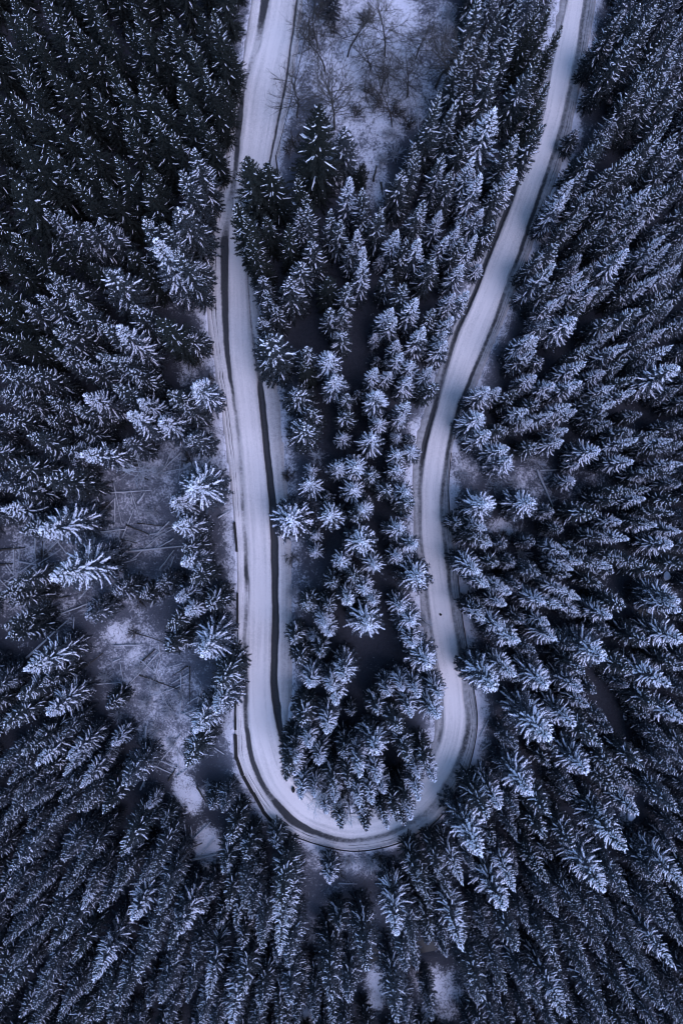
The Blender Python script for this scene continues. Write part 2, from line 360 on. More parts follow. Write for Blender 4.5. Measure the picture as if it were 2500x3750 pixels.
F = np.stack([a[:-1, :-1], a[1:, :-1], a[1:, 1:], a[:-1, 1:]], axis=-1).reshape(-1, 4)
Vg = np.stack([GX, GY, GZ], axis=-1).reshape(-1, 3); nv = len(Vg)
ring = np.concatenate([a[:, 0], a[-1, 1:], a[:-1, -1][::-1], a[0, 1:-1][::-1]])
outer = []; 
for q in ring:
    x, y, z = Vg[q]; outer.append((x*9, y*9, z-4))
Vg = np.concatenate([Vg, outer]); nrg = len(ring)
F2 = np.array([(ring[i], nv+i, nv+(i+1) % nrg, ring[(i+1) % nrg]) for i in range(nrg)])
me = mesh('ground', Vg, np.concatenate([F, F2]), M_ground, smooth=True)
fattr(me, 'snow_cover', np.concatenate([cover.ravel(), np.full(nrg, .3)])); fattr(me, 'grass', np.concatenate([grass.ravel(), np.full(nrg, .2)]))
tag(link('ground', me), 'forest hillside floor with litter, patchy snow and painted tree shade', kind='structure')
# creek water in its channel
Vc = []
for i, p in enumerate(CRK):
    d_ = CRK[min(i+1, len(CRK)-1)]-CRK[max(i-1, 0)]; d_ = d_/np.linalg.norm(d_); nn = np.array([-d_[1], d_[0]])
    z = float(tz(p[0], p[1]))+.32
    for s in (-1, 1): Vc.append((*(p+nn*s*1.7), z))
zz = np.array([v[2] for v in Vc]).reshape(-1, 2)[:, 0]
zs = np.convolve(np.pad(zz, 4, mode='edge'), np.ones(9)/9, mode='valid')-.12
Vc = [(x, y, zs[i//2]) for i, (x, y, z) in enumerate(Vc)]
F = np.array([(2*i, 2*i+1, 2*i+3, 2*i+2) for i in range(len(CRK)-1)])
tag(link('creek_water', mesh('creek_water', Vc, F, M_water)), 'black open water of the small creek under the trees', kind='structure')

# ------------------------------------------------------------------ spruce trees
OCT_F = np.array([(0, 2, 1), (0, 3, 2), (0, 4, 3), (0, 1, 4), (5, 1, 2), (5, 2, 3), (5, 3, 4), (5, 4, 1)])
def spindles(P, D, Lg, Wd, Ht, mid=0.4):
    """stretched octahedra: P start, D unit direction, Lg length, Wd width, Ht height (all arrays)"""
    P = np.asarray(P); D = np.asarray(D); n_ = len(P)
    up = np.array([0, 0, 1.0]); S = np.cross(D, up); S /= np.maximum(np.linalg.norm(S, axis=1, keepdims=True), 1e-6)
    U = np.cross(S, D); m_ = P+D*(Lg*mid)[:, None]
    V = np.stack([P, m_+S*Wd[:, None]/2, m_+U*Ht[:, None]/2, m_-S*Wd[:, None]/2, m_-U*Ht[:, None]/2, P+D*Lg[:, None]], axis=1)
    F = OCT_F[None]+6*np.arange(n_)[:, None, None]
    return V.reshape(-1, 3), F.reshape(-1, 3)
def make_spruce(kind, seed, H=20.0, Rm=2.3):
    r = np.random.default_rng(seed)
    fp, fd, fl, fw, fh = [], [], [], [], []
    sp, sd_, sl, sw_, sh = [], [], [], [], []
    def fol(p, d, l_, w_, h_): fp.append(p); fd.append(d); fl.append(l_); fw.append(w_); fh.append(h_)
    RV, RF = [], []; rn = [0]
    def ribbon(P, W):
        n_ = len(P)
        for i in range(n_):
            d = P[min(i+1, n_-1)]-P[max(i-1, 0)]; s_ = np.cross(d, (0, 0, 1.0)); s_ = s_/max(np.linalg.norm(s_), 1e-6)
            j = r.normal(0, .018)
            RV.extend([P[i]-s_*W[i]/2+(0, 0, .04), P[i]+s_*j+np.array([0, 0, .05+.22*W[i]]), P[i]+s_*W[i]/2+(0, 0, .04)])
        for i in range(n_-1):
            a_ = rn[0]+3*i
            for k in (0, 1): RF.extend([(a_+k, a_+k+1, a_+k+4), (a_+k, a_+k+4, a_+k+3)])
        rn[0] += 3*n_
    def sno(p, d, l_, w_, h_): sp.append(p); sd_.append(d); sl.append(l_); sw_.append(w_); sh.append(h_)
    z0 = H*.07; z = z0; thin = {'D': 1.1, 'M': 1.0, 'F': .98, 'S': 1.0}[kind]
    while z < H*.975:
        t = (z-z0)/(H-z0)
        Lb0 = Rm*min(1.0, (1-t)/.62)**.88*min(1, .84+t*.5)+.14
        nb = int(round((6.5+6.5*(1-t))*r.uniform(.85, 1.15)))
        az0 = r.uniform(0, 6.28)
        for b_ in range(nb):
            if r.random() < .07: continue
            az = az0+b_*6.283/nb+r.normal(0, .22)
            Lb = Lb0*r.uniform(.74, 1.10)*(1.12 if r.random() < .08 else 1)
            zb = z+r.uniform(-.35, .35)
            dirh = np.array([math.cos(az), math.sin(az), 0]); side = np.array([-dirh[1], dirh[0], 0])
            rise = .75*t+.10-.42*(1-t)      # upward near the top, drooping lower down
            nseg = 4; pts = []; bend = r.normal(0, .10)
            for k in range(nseg+1):
                u = k/nseg
                hh = Lb*(rise*u-.34*(1-t*.8)*u*u+.24*u**3)
                pts.append(np.array([0, 0, zb])+dirh*(Lb*u)+side*(bend*Lb*u*u)+np.array([0, 0, hh]))
            heavy = r.random()
            laden = {'D': .02+.26*t, 'M': .02+.46*t, 'F': .06+.92*t, 'S': .02+.34*t}[kind]  # snow thinned on low boughs to imitate the shade deep in the stand
            on = heavy < laden
            full = {'D': .55, 'M': .64, 'F': .74, 'S': .6}[kind]*r.uniform(.65, 1.25)
            u0 = max(1-full, .04)
            for k in range(nseg):
                d = pts[k+1]-pts[k]; ln = np.linalg.norm(d); d = d/ln; u = k/nseg
                fol(pts[k]-d*ln*.1, d, ln*1.35, .12+.12*(1-u), .12)
            if on:
                uu = np.linspace(u0, r.uniform(.93, 1.0), 6); RP = []
                for u in uu:
                    k = min(int(u*nseg), nseg-1); f_ = u*nseg-k; RP.append(pts[k]*(1-f_)+pts[k+1]*f_)
                w0 = {'D': .105, 'M': .11, 'F': .125, 'S': .075}[kind]*r.uniform(.7, 1.35)*(.75+.85*t)  # snow widens with height, imitating the brighter light on treetops
                ribbon(RP, [w0*q*r.uniform(.7, 1.3) for q in (.25, .85, 1.05, 1.0, .8, .25)])
            elif r.random() < {'D': .06, 'M': .16, 'F': .25, 'S': .3}[kind]:
                k = int(r.integers(1, nseg)); d = pts[k+1]-pts[k-1]; d = d/np.linalg.norm(d)
                sno(pts[k]+np.array([0, 0, .09]), d, r.uniform(.2, .42), r.uniform(.09, .18), .10)
            ntw = max(3, int(Lb/.23))
            for q in range(ntw):
                u = .20+.78*(q+r.uniform(.1, .9))/ntw
                k = min(int(u*nseg), nseg-1); f_ = u*nseg-k; p = pts[k]*(1-f_)+pts[k+1]*f_
                dm = pts[k+1]-pts[k]; dm = dm/np.linalg.norm(dm)
                for s in (-1, 1):
                    a_ = r.uniform(.45, .85)
                    d = dm*math.cos(a_)+side*s*math.sin(a_)+np.array([0, 0, r.uniform(-.40, -.05)]); d = d/np.linalg.norm(d)
                    l_ = min((.22+.24*Lb*(1-u))*r.uniform(.75, 1.25), .7)
                    fol(p, d, l_, r.uniform(.09, .14), .09)
                    ps = {'D': .12, 'M': .36, 'F': .62, 'S': .34}[kind]*(1.25 if on else (.55*t if kind == 'S' else .10))
                    if u > u0*.9 and r.random() < ps:
                        sno(p+np.array([0, 0, .06]), d, l_*r.uniform(.55, .9), r.uniform(.05, .09)*(.8+.6*t), .05)
        z += (.44+.42*(1-t))*r.uniform(.85, 1.15)*(H/20)**.5*thin
    for k in range(3): fol(np.array([0, 0, H*(.945+.014*k)]), np.array([.02*k, .01, 1.0]), H*.03, .18, .18)
    for k in range({'D': 1, 'M': 3, 'F': 6, 'S': 2}[kind]): sno(np.array([r.normal(0, .07), r.normal(0, .07), H*(.945+.01*k)]), np.array([r.normal(0, .25), r.normal(0, .25), 1.0]), .5, .22, .22)
    A = lambda L: np.array(L, dtype=float)
    Vf, Ff = spindles(A(fp), A(fd), A(fl), A(fw), A(fh)); Vs, Fs = spindles(A(sp), A(sd_), A(sl), A(sw_), A(sh), .45)
    Fs = np.concatenate([Fs, np.array(RF)+len(Vs)]); Vs = np.concatenate([Vs, np.array(RV)])
    # trunk
    nt_ = 7; Vt = []; Ft = []
    hs = [0, .25, H*.15, H*.5, H*.97]; rs = [.32, .24, .2, .12, .02]
    for h_, rr in zip(hs, rs):
        for k in range(nt_): Vt.append((rr*math.cos(6.283*k/nt_), rr*math.sin(6.283*k/nt_), h_-(.5 if h_ == 0 else 0)))
    for i in range(len(hs)-1):
        for k in range(nt_):
            a_, b_ = i*nt_+k, i*nt_+(k+1) % nt_
            Ft += [(a_, b_, b_+nt_), (a_, b_+nt_, a_+nt_)]
    Vt, Ft = np.array(Vt), np.array(Ft)
    mt = mesh('trunk', Vt, Ft, M_bark, smooth=True); mc = mesh('crown', Vf, Ff, M_need[kind]); ms = mesh('snow', Vs, Fs, M_snow)
    allm = mesh('spruce_'+kind, np.concatenate([Vt, Vf, Vs]), np.concatenate([Ft, Ff+len(Vt), Fs+len(Vt)+len(Vf)]), [M_bark, M_need[kind], M_snow],
                np.concatenate([np.zeros(len(Ft)), np.ones(len(Ff)), np.full(len(Fs), 2)]))
    return dict(trunk=mt, crown=mc, snow=ms, all=allm)
VAR = {}
for kd, shapes in (('D', [(26, 3.2), (24, 2.8), (27, 3.5), (23, 3.1)]), ('S', [(22, 2.3), (24, 2.6), (20, 2.0), (18, 2.2)]), ('M', [(22, 2.6), (20, 2.1), (24, 2.8), (18, 2.3), (20, 2.6)]), ('F', [(20, 2.1), (18, 1.8), (22, 2.4), (17, 2.4), (20, 2.6), (16, 2.0), (18, 2.6)])):
    VAR[kd] = [(make_spruce(kd, 100+17*i+ord(kd), h_, r_), h_, r_) for i, (h_, r_) in enumerate(shapes)]

# tips of the trees as seen in the photograph, in twelve-hundredths tiles: tile origin, then "x,y,flags"
TILES = {
(0,0): "130,100D 500,170D 30,370D 850,160D 615,230Db 30,250D 1190,110D 1070,240D 130,470D 430,500Db 640,600D 940,560Db 1010,800Db 100,930Db 20,1230Db 550,880D 480,1080Db 720,1040D 950,1080D 1250,370Db 1440,60D 1250,1160M 1300,1040Mb 720,1270D 970,1240D 540,1230D 200,690D 1500,170D 1200,560D 320,1000D 1100,640D 810,500D 700,400D 1480,960D 60,650D 330,760D 420,260D 290,60D 660,60D 950,30D 1330,230D 1420,480D 1380,740D 1210,900D 850,900D 860,740D 1400,880D 300,400D 1510,560D",
(830,0): "165,1045Db 305,1068Db 585,700Dbt 800,870M 735,1080Ms 535,1110Ms 920,1100Ds 1480,570Mt 1450,700M 1350,880M 1300,960M 1290,1060M 1450,1110F 1500,1040M 1560,720M 1190,1200M 1330,1330M 835,1240F 960,1265M 80,1345Db 490,1240D 560,1330D 20,300D 60,560D 20,760D 110,150D",
(1660,0): "190,-20M 480,0M 330,40M 80,330M 120,220M 430,150M 240,290M 610,20D 690,60D 740,150D 140,460M 300,430Mb 515,425Mb 600,360D 680,300D 650,560D 560,480D 620,720D 600,850M 290,750Fb 440,960F 480,900M 150,1110F 200,1200F 320,1270M 415,1130F 120,830M 20,730M 20,1180M 1280,30Mb 1420,10M 1540,100M 1100,150M 1380,120Mb 1560,200M 1430,290M 1540,340M 1480,530M 1360,520M 1330,600M 1540,700M 1480,850M 1410,910Mb 1530,900M 1050,920M 850,900Ms 1000,930M 1190,1035M 1240,1060M 920,1170M 830,1230F 1100,1130M 1220,1230M 1330,1290F 1430,1260F 1540,1060M 1550,1200M 950,1280M 1070,1330M 770,1340F 1200,1380M 1480,1350F 1150,60M 1230,230M",
(0,750): "410,60M 330,40M 690,80M 570,140M 940,60M 1050,275Fb 720,460M 880,690M 230,610M 700,810M 790,860Fb 1290,1190F 1120,1240M 900,1130M 600,1290Fb 400,1010M 580,1110M 770,1240M 150,1110M 20,360D 80,200D 120,700M 20,850D 160,290D 400,220D 340,430M 290,510M 470,670M 360,880M 240,900D 70,940D 1300,880Ms 1090,780D 690,980M 810,1030M 110,1340M 270,1350M 530,1360M 940,1330F 1260,1370M 10,720D 420,800M 60,1150M 20,1290M 1250,20Mb 1100,120M 1330,380Ms 1210,330M",
(830,750): "100,40D 270,20D 150,180D 210,330D 220,490M 240,620M 330,700M 250,790M 290,940Mbb 480,50M 390,120D 560,30M 720,20M 760,100M 600,265M 500,370Mb 440,540Mb 710,690M 820,530M 800,700M 790,850M 690,480D 930,170F 930,280F 930,410F 860,270M 1050,340Fs 1060,30M 1100,450F 1220,260F 1150,170F 1330,20F 1470,60F 1340,210F 1500,200F 1420,370F 1220,520F 1290,650F 1090,690F 1120,740F 1030,880Fs 1190,930F 1350,880F 1430,720F 1540,600F 1530,760F 1490,850F 1500,940F 1030,1040Fs 1110,1050Ms 1010,1130F 1100,1130F 1200,1010F 1300,1060Fb 1400,1130F 1260,1200F 1410,1220F 1060,1290Fb 910,1270Ms 690,1000Fb 740,1180Fb 820,1290F 480,1270Mb 540,990M 560,1100D 950,20M 1230,1380F 1160,880Ms",
(1660,750): "60,60F 180,20F 270,100F 30,150F 60,240F 150,220F 60,410F 180,400Fs 90,600F 30,620F 730,250M 620,330M 860,50F 910,30M 1080,80M 1030,100M 680,410Fb 700,550M 900,450F 910,520F 780,490F 990,400M 1320,20F 1310,100F 1210,320F 1430,220F 1480,290F 1160,150M 1370,480F 1270,530F 1140,510F 1060,570F 990,550F 1470,570F 1560,300F 1540,420F 1500,150F 760,640F 700,660F 810,770Fb 590,900Fb 540,890F 550,1000F 1100,770F 1280,710F 1070,890F 980,980F 1140,970F 1460,870F 1350,910F 1525,980F 1390,1000F 870,1080F 1040,1140F 1230,1090F 1240,1170F 1530,1140Fb 560,1170F 690,1210F 860,1210F 1120,1230F 1230,1270F 330,1270F 250,1280Fb 470,1300F 1030,1330F 810,1360F 530,1370F 1100,1380F 1550,800F 1500,640M",
(0,1500): "880,50F 1110,60Fb 520,130M 290,30M 180,200M 400,240M 570,250Fb 80,400M 340,500M 60,570M 20,700F 300,770Fb 1280,500Fb 1170,650F 1220,830F 1270,960F 1250,1080F 1310,1190F 1230,1310F 370,1110Fbt 30,1190M 80,1330M 500,380Ms 10,50M 20,1260M 130,800M",
(830,1500): "510,110Mb 590,30M 800,195Fs 1010,210Fb 820,20F 1070,50F 1200,30F 1170,180Fs 1260,190Fs 1210,290F 1300,290F 1190,390F 900,350Fb 1010,440F 770,400F 570,410Fs 580,530Fb 880,540Fb 1100,540F 1220,550Fb 1250,640F 430,735Fb 750,735Fb 910,700F 980,680F 1250,740Fs 1180,845Fb 1280,930F 610,870Fs 610,970Fs 925,915Fb 815,1060F 1020,1075F 1180,1020F 1330,1160Fb 720,1190M 870,1160F 970,1245F 830,1315F 1000,1335F 680,1375M 560,1375M 1220,1370F 960,620Fs 690,600Ms",
(1660,1500): "220,50Fb 490,80F 520,90F 690,30F 810,20F 1090,20F 1080,70F 780,140F 740,230F 1260,125F 1250,220F 1400,180F 1520,190F 1520,240F 1010,270F 850,380Fs 370,250F 410,360F 240,190F 1230,350F 1390,440F 1550,360F 1530,430M 1340,550M 1220,550M 1550,600M 1340,630F 1105,620F 970,700F 1150,770F 1310,760F 1370,800F 1180,870F 1500,940Fb 1490,700M 1560,820F 550,650Fb 250,660Fbb 230,770F 160,840F 190,910F 280,910F 170,1070Fb 340,1230F 250,1190F 380,1280F 340,1350F 230,1380F 60,770F 800,950F 910,970F 830,1080F 990,1050F 880,1070F 1070,1085F 1270,1030M 1140,1020M 600,1160Fs 810,1160F 790,1250F 870,1290F 1000,1180F 1420,1110M 1160,1360F 600,1330Fb 850,1360F 740,1370F 1550,1290Fb 1560,1360F 810,490Fs",
(0,2250): "20,180M 10,90M 180,400Fbt 80,620M 0,770M 330,670F 735,640Ms 180,950F 480,990F 440,1060F 10,1030M 20,1140M 230,1030F 560,1170F 520,1350M 780,900Fs 700,1310F 1010,1330Fs 1290,1030F 1440,1330Fs 1380,800F 1380,240Fb 1500,460F 1130,250M 1160,110F 1230,40F 270,510M 60,1250M 170,1330M 30,1380M 400,1300M 720,960Ms 1500,640F 420,1180M 860,1170M",
(830,2250): "640,70F 690,140F 580,180Fs 960,110Fb 1260,70Fb 1290,190F 1370,340Fb 490,340M 460,200M 640,270M 830,450Fb 740,530Fb 580,500F 780,600F 530,740F 710,790F 850,690Ms 1050,690F 1120,560F 1210,510F 1310,550F 1290,690F 1430,720Fb 1470,570F 1170,830F 1030,960Fbb 540,930Fb 430,960M 390,1060M 470,1100F 640,1030F 820,980F 840,1180F 910,1060F 1030,1140F 1250,1010F 1400,1050F 1410,1150F 1320,1130F 1060,1240F 1340,1260F 1270,1380F 520,1230F 950,1390F 1080,1390F 1160,1380F 1240,1300F 700,1200M 600,1260F 740,1290F 900,1300F 985,1290F 420,1130M 460,1020F",
(1660,2250): "340,110Fb 220,20F 640,80F 440,230F 690,190F 1040,300Fbb 910,380F 880,530Fb 640,480Fb 410,430F 290,500Fb 640,830Fbb 810,750Fb 910,660F 1310,190F 1550,190Fb 1200,400F 1480,500Fb 1540,370F 1390,640F 1560,740F 910,1080Fb 1150,1100F 1290,1060F 520,1220Fb 1010,1390F 230,1380F 650,1390F 1250,1380F 1510,900M 1560,1000M 1560,1370M 980,880M 320,1330F 1060,20F 1110,1210F 1540,1100M",
(0,3000): "1110,60Fs 1000,60Fs 830,260F 1030,380M 860,440F 530,350M 530,610F 690,660M 910,720Fb 1170,880M 1250,800Fb 1080,590M 760,490M 410,270M 90,340M 460,540M 200,530M 390,520M 20,520M 100,660M 300,800M 90,820M 440,800M 1040,850M 580,1200M 660,1080F 940,1050M 1100,1240M 1260,1250M 300,1060M 280,1180M 1530,640F 1520,370Fs 960,470M 1400,1220F 830,1280M 470,1320M 200,1310M 60,1210M 640,1390M 1380,1390M 160,960M 60,1060M",
(830,3000): "770,55F 950,60F 1090,55F 1215,35F 640,-20F 20,380Fs 110,340Fs 200,380Fs 330,200Fs 710,440Fs 340,920Fbt 440,700F 380,620F 760,780Fs 1200,800Fb 1310,470F 1380,540F 1470,400F 1530,540F 60,600M 150,670M 240,830M 120,1180F 30,1370F 700,1200M 240,1350M 860,1270M 1180,1360M 1290,880M 420,1250M 1250,1000M 440,1020M 950,1050M",
(1660,3000): "170,230Fb 50,480F 330,620Fb 450,490F 620,410F 640,490F 830,190F 640,170F 1170,210Fb 1050,490Fb 1190,520M 1420,420M 1550,460F 890,730M 700,650M 1030,760M 1000,930M 1450,760M 1490,1000F 1560,800M 60,860F 1350,1050M 750,1360F 1410,1300M 440,940M 680,950M 570,1300M 860,970M 960,1150M 1240,1010M 1200,1250M 520,1200M 1030,1330M 350,1150M 200,1250M 1320,900M",
}
import re
SC = 840/1568
TR = []
for (ox, oy), s in TILES.items():
    for w_ in s.split():
        mm = re.match(r'(-?\d+),(-?\d+)([DMF])([bst]*)$', w_)
        TR.append([ox+float(mm[1])*SC, oy+float(mm[2])*SC, mm[3], mm[4]])
def region_size(px, py):
    """typical height and crown radius of the stand at this place"""
    if py < 1450 and px < 860: h_, r_ = 21, 2.8
    elif px < 900 and py < 2500: h_, r_ = 19, 2.5
    elif py > 3050 or (px < 900): h_, r_ = 17.5, 2.1
    elif 900 <= px < 1620 and py < 900 and px < 1150: h_, r_ = 19, 2.5
    elif 900 <= px < 1620 and py < 1500: h_, r_ = 15.5, 1.9
    elif 900 <= px < 1620: h_, r_ = 14.5, 2.35
    elif py < 700: h_, r_ = 18, 2.5
    else: h_, r_ = 15.5, 1.95
    return h_, r_
TP = np.array([(t[0], t[1]) for t in TR])
trees = []
for i, (px, py, kd, fl) in enumerate(TR):
    rr = np.random.default_rng(1000+i)
    if kd == 'M' and (py > 3150 or (py > 2700 and px < 700) or (px > 2250 and py > 2500)): kd = 'S'
    if kd == 'F' and 'b' not in fl and rr.random() < (.5 if (px > 2150 or py < 500 or py > 2950) else .18): kd = 'M'
    h_, r_ = region_size(px, py)
    dn = np.sort(np.hypot(TP[:, 0]-px, TP[:, 1]-py))[1:4].mean()*.0448*.9
    r_ *= float(np.clip(dn/(2*r_), .72, 1.22)); h_ *= rr.uniform(.84, 1.14)
    nb_ = fl.count('b')
    r_ *= 1.22**nb_; h_ *= 1.06**nb_
    if 's' in fl: r_ *= .72; h_ *= .5
    if 't' in fl: h_ *= 1.22
    p = gat(px, py, h_)
    trees.append(dict(px=px, py=py, kd=kd, fl=fl, h=h_, r=r_, p=p, seed=i, known=True))
# keep trunks off the carriageway: slide the base sideways off the snow strip
CL = CEN[::2]
def off_road(p, r_):
    d = np.hypot(LO[:, 0]-p.x, LO[:, 1]-p.y)
    x = np.array([p.x]); y = np.array([p.y])
    return not bool(in_poly(x, y, ROADP)[0])
keep = []
for t in trees:
    if not off_road(t['p'], t['r']):
        ok = False
        for f_ in (.85, .7, .55, .45, 1.15, 1.3):
            p = gat(t['px'], t['py'], t['h']*f_)
            if off_road(p, t['r']): t['h'] *= f_; t['p'] = p; t['r'] *= (.75+.25*f_); ok = True; break
        if not ok: continue
    keep.append(t)
trees = keep
# filler trees between the ones that can be read one by one, and beyond the frame
GAPS = [(1590,70,100,270),(1400,120,190,330),(1290,330,230,250),(1370,610,90,150),(470,1880,330,230),(180,2060,260,170),(150,2340,200,90),(640,1750,90,120),(480,2330,130,90),(570,2480,230,190),(640,2700,170,150),(690,2900,100,150),(750,3080,80,110),(690,1310,70,110),
 (1330,1290,60,120),(1300,1060,30,80),(1370,2420,60,120),(1700,1740,110,70),(1930,1760,170,70),(1840,1930,60,40),(2130,1780,150,60),(2180,440,80,90),(1130,1900,60,500),(1270,3190,230,90),(1250,3330,170,120),(1380,3560,50,180),(1130,3590,50,110),(1610,3620,90,90),(1830,3330,110,80),(2290,2650,70,70),(2300,2980,70,80),(2350,2220,60,50),(150,2210,140,90)]
bases = np.array([t['p'][:2] for t in trees]); rad = np.array([t['r'] for t in trees])
fill = []
fr = np.random.default_rng(5)
for _ in range(14000):
    x = fr.uniform(-74, 74); y = fr.uniform(-104, 104)
    z = float(tz(x, y)); px, py = pix((x, y, z))
    i = int((x+78)/gs); j = int((y+112)/gs)
    if INS[i, j] or min(DO[i, j], DV[i, j]) < 2.4 or DC[i, j] < 1.6: continue
    if any(((px-a_)/c_)**2+((py-b_)/d_)**2 < 1 for a_, b_, c_, d_ in GAPS): continue
    h_, r_ = region_size(px, py); isl = ISL[i, j]
    tq = pix((x, y, z+h_))
    if isl and tq[1] > -20: continue
    r_ *= fr.uniform(.75, .95); h_ *= fr.uniform(.62, .92)
    d = np.hypot(bases[:, 0]-x, bases[:, 1]-y)
    tq = pix((x, y, z+h_))
    inframe = -40 < tq[0] < 2540 and -40 < tq[1] < 3790
    if (d < (rad+r_)*(.84 if inframe else .8)).any(): continue
    # leave open gaps clear at tip height as well
    if any(((tq[0]-a_)/c_)**2+((tq[1]-b_)/d_)**2 < 1 for a_, b_, c_, d_ in GAPS): continue
    kd = 'D' if (tq[0] < 900 and tq[1] < 1200) else ('M' if fr.random() < .3 else 'S')
    bases = np.concatenate([bases, [[x, y]]]); rad = np.append(rad, r_)
    fill.append(dict(px=tq[0], py=tq[1], kd=kd, fl='', h=h_, r=r_, p=Vector((x, y, z)), seed=5000+len(fill), known=False))
print('trees', len(trees), 'fill', len(fill))
def showsize(t): return t['r']*t['h']**.5*CH/(CH-t['h'])*(1.15 if t['kd'] == 'F' else 1.0)*(1 if 0 < t['px'] < PW and 0 < t['py'] < PH else 0)
trees.sort(key=showsize, reverse=True)
named, rest = trees[:300], trees[300:]+fill

def pick(t):
    r = np.random.default_rng(t['seed']); q = r.permutation(len(VAR[t['kd']]))[:2]
    best = min(q, key=lambda i: abs(VAR[t['kd']][i][1]/VAR[t['kd']][i][2]-t['h']/t['r']))
    return int(best), r.uniform(0, 6.283), r.normal(0, .025, 2)
def zone(p, px, py):
    i = int((p.x+78)/gs); j = int((p.y+112)/gs); isl = ISL[i, j]; dd = DV[i, j] if isl else DO[i, j]
    if isl:
        if dd < 3.6 and 'b' not in t['fl']:
            if py > 2780: return 'at the inner kerb of the bend'
            return "on the left road's inner verge" if px < 1250 else "on the right road's inner verge"
        return 'inside the hairpin'
    if dd < 4:
        if py > 2800: return 'just outside the bend'
        return "on the left road's outer verge" if px < 1250 else "on the right road's outer verge"
    if py > 3050: return 'below the bend'
    return 'left of the road' if px < 1250 else 'right of the road'
used = set()
ONES = 'zero one two three four five six seven eight nine ten eleven twelve thirteen fourteen fifteen sixteen seventeen eighteen nineteen'.split()
TENS = 'x x twenty thirty forty fifty sixty seventy eighty ninety'.split()
def words(v):
    v = int(min(max(round(v), 0), 100))
    if v == 100: return 'hundred'
    return ONES[v] if v < 20 else TENS[v//10]+('-'+ONES[v % 10] if v % 10 else '')
def place(px, py): return words(px/PW*100)+' percent across, '+words(py/PH*100)+' percent down'
def uniq(fmt, px, py):
    for dx, dy in ((0, 0), (.5, 0), (0, .5), (-.5, 0), (0, -.5), (.5, .5), (-.5, -.5), (1, 0), (0, 1), (-1, 0), (0, -1)):
        s = fmt + place(px+dx*25, py+dy*37.5)
        if s not in used: used.add(s); return s
    used.add(s); return s
for t in named:
    k, rz, lean = pick(t); v, h0, r0 = VAR[t['kd']][k]
    root = bpy.data.objects.new('spruce_tree', None); root.empty_display_size = .3; col.objects.link(root)
    root.location = t['p']; root.rotation_euler = (lean[0], lean[1], rz)
    root.scale = (t['r']/r0, t['r']/r0, t['h']/h0)
    look = {'D': 'dark sparsely flecked spruce', 'M': 'snow-dusted spruce', 'F': 'heavily frosted spruce', 'S': 'finely speckled spruce'}[t['kd']]
    siz = 'broad ' if 'b' in t['fl'] and t['kd'] != 'D' else ('tall ' if 't' in t['fl'] else ('small ' if 's' in t['fl'] else ''))
    zn = zone(t['p'], t['px'], t['py'])
    fmt = siz+look+' '+zn+', '
    tag(root, uniq(fmt, t['px'], t['py']), 'spruce tree', 'spruce trees in the forest around the hairpin')
    link('trunk', v['trunk'], root); c_ = link('crown', v['crown'], root); tag(link('snow', v['snow'], c_), kind='stuff')
# the rest of the forest: one object, geometry nodes put the same spruces on points
def gn_scatter(name, items, meshes, label, cat):
    objs = []
    lib = bpy.data.collections.new(name+'_kinds')
    for i, me_ in enumerate(meshes):
        o = bpy.data.objects.new('%s_kind_%02d' % (name, i), me_); lib.objects.link(o)
    me = bpy.data.meshes.new(name); me.from_pydata([tuple(t['p']) for t in items], [], []); me.update()
    def put(nm, typ, vals, key):
        a = me.attributes.new(nm, typ, 'POINT'); a.data.foreach_set(key, np.asarray(vals).ravel())
    put('kind_index', 'INT', np.array([t['vi'] for t in items], dtype=np.int32), 'value')
    put('inst_rot', 'FLOAT_VECTOR', np.array([t['rot'] for t in items], dtype=np.float32), 'vector')
    put('inst_scale', 'FLOAT_VECTOR', np.array([t['sc'] for t in items], dtype=np.float32), 'vector')
    o = link(name, me)
    g = bpy.data.node_groups.new(name, 'GeometryNodeTree')
    g.interface.new_socket('Geometry', in_out='INPUT', socket_type='NodeSocketGeometry'); g.interface.new_socket('Geometry', in_out='OUTPUT', socket_type='NodeSocketGeometry')
    gi = g.nodes.new('NodeGroupInput'); go = g.nodes.new('NodeGroupOutput'); ip = g.nodes.new('GeometryNodeInstanceOnPoints')
    ci = g.nodes.new('GeometryNodeCollectionInfo'); ci.inputs['Collection'].default_value = lib
    ci.inputs['Separate Children'].default_value = True; ci.inputs['Reset Children'].default_value = True
    ip.inputs['Pick Instance'].default_value = True
    def na(nm, typ):
        x = g.nodes.new('GeometryNodeInputNamedAttribute'); x.data_type = typ; x.inputs['Name'].default_value = nm
        return [s for s in x.outputs if s.enabled and s.name == 'Attribute'][0]
    g.links.new(gi.outputs[0], ip.inputs['Points']); g.links.new(ci.outputs[0], ip.inputs['Instance'])
    g.links.new(na('kind_index', 'INT'), ip.inputs['Instance Index'])
    er = g.nodes.new('FunctionNodeEulerToRotation'); g.links.new(na('inst_rot', 'FLOAT_VECTOR'), er.inputs[0]); g.links.new(er.outputs[0], ip.inputs['Rotation'])
    g.links.new(na('inst_scale', 'FLOAT_VECTOR'), ip.inputs['Scale']); g.links.new(ip.outputs[0], go.inputs[0])
    md = o.modifiers.new('scatter', 'NODES'); md.node_group = g
    return tag(o, label, cat, kind='stuff')
flat = []; base_i = {}
for kd in 'DMFS':
    base_i[kd] = len(flat); flat += [v['all'] for v, _, _ in VAR[kd]]
for t in rest:
    k, rz, lean = pick(t); v, h0, r0 = VAR[t['kd']][k]
    t['vi'] = base_i[t['kd']]+k; t['rot'] = (lean[0], lean[1], rz); t['sc'] = (t['r']/r0, t['r']/r0, t['h']/h0)
gn_scatter('spruce_forest', rest, flat, 'mass of further snowy spruces filling the forest between the larger trees', 'forest')

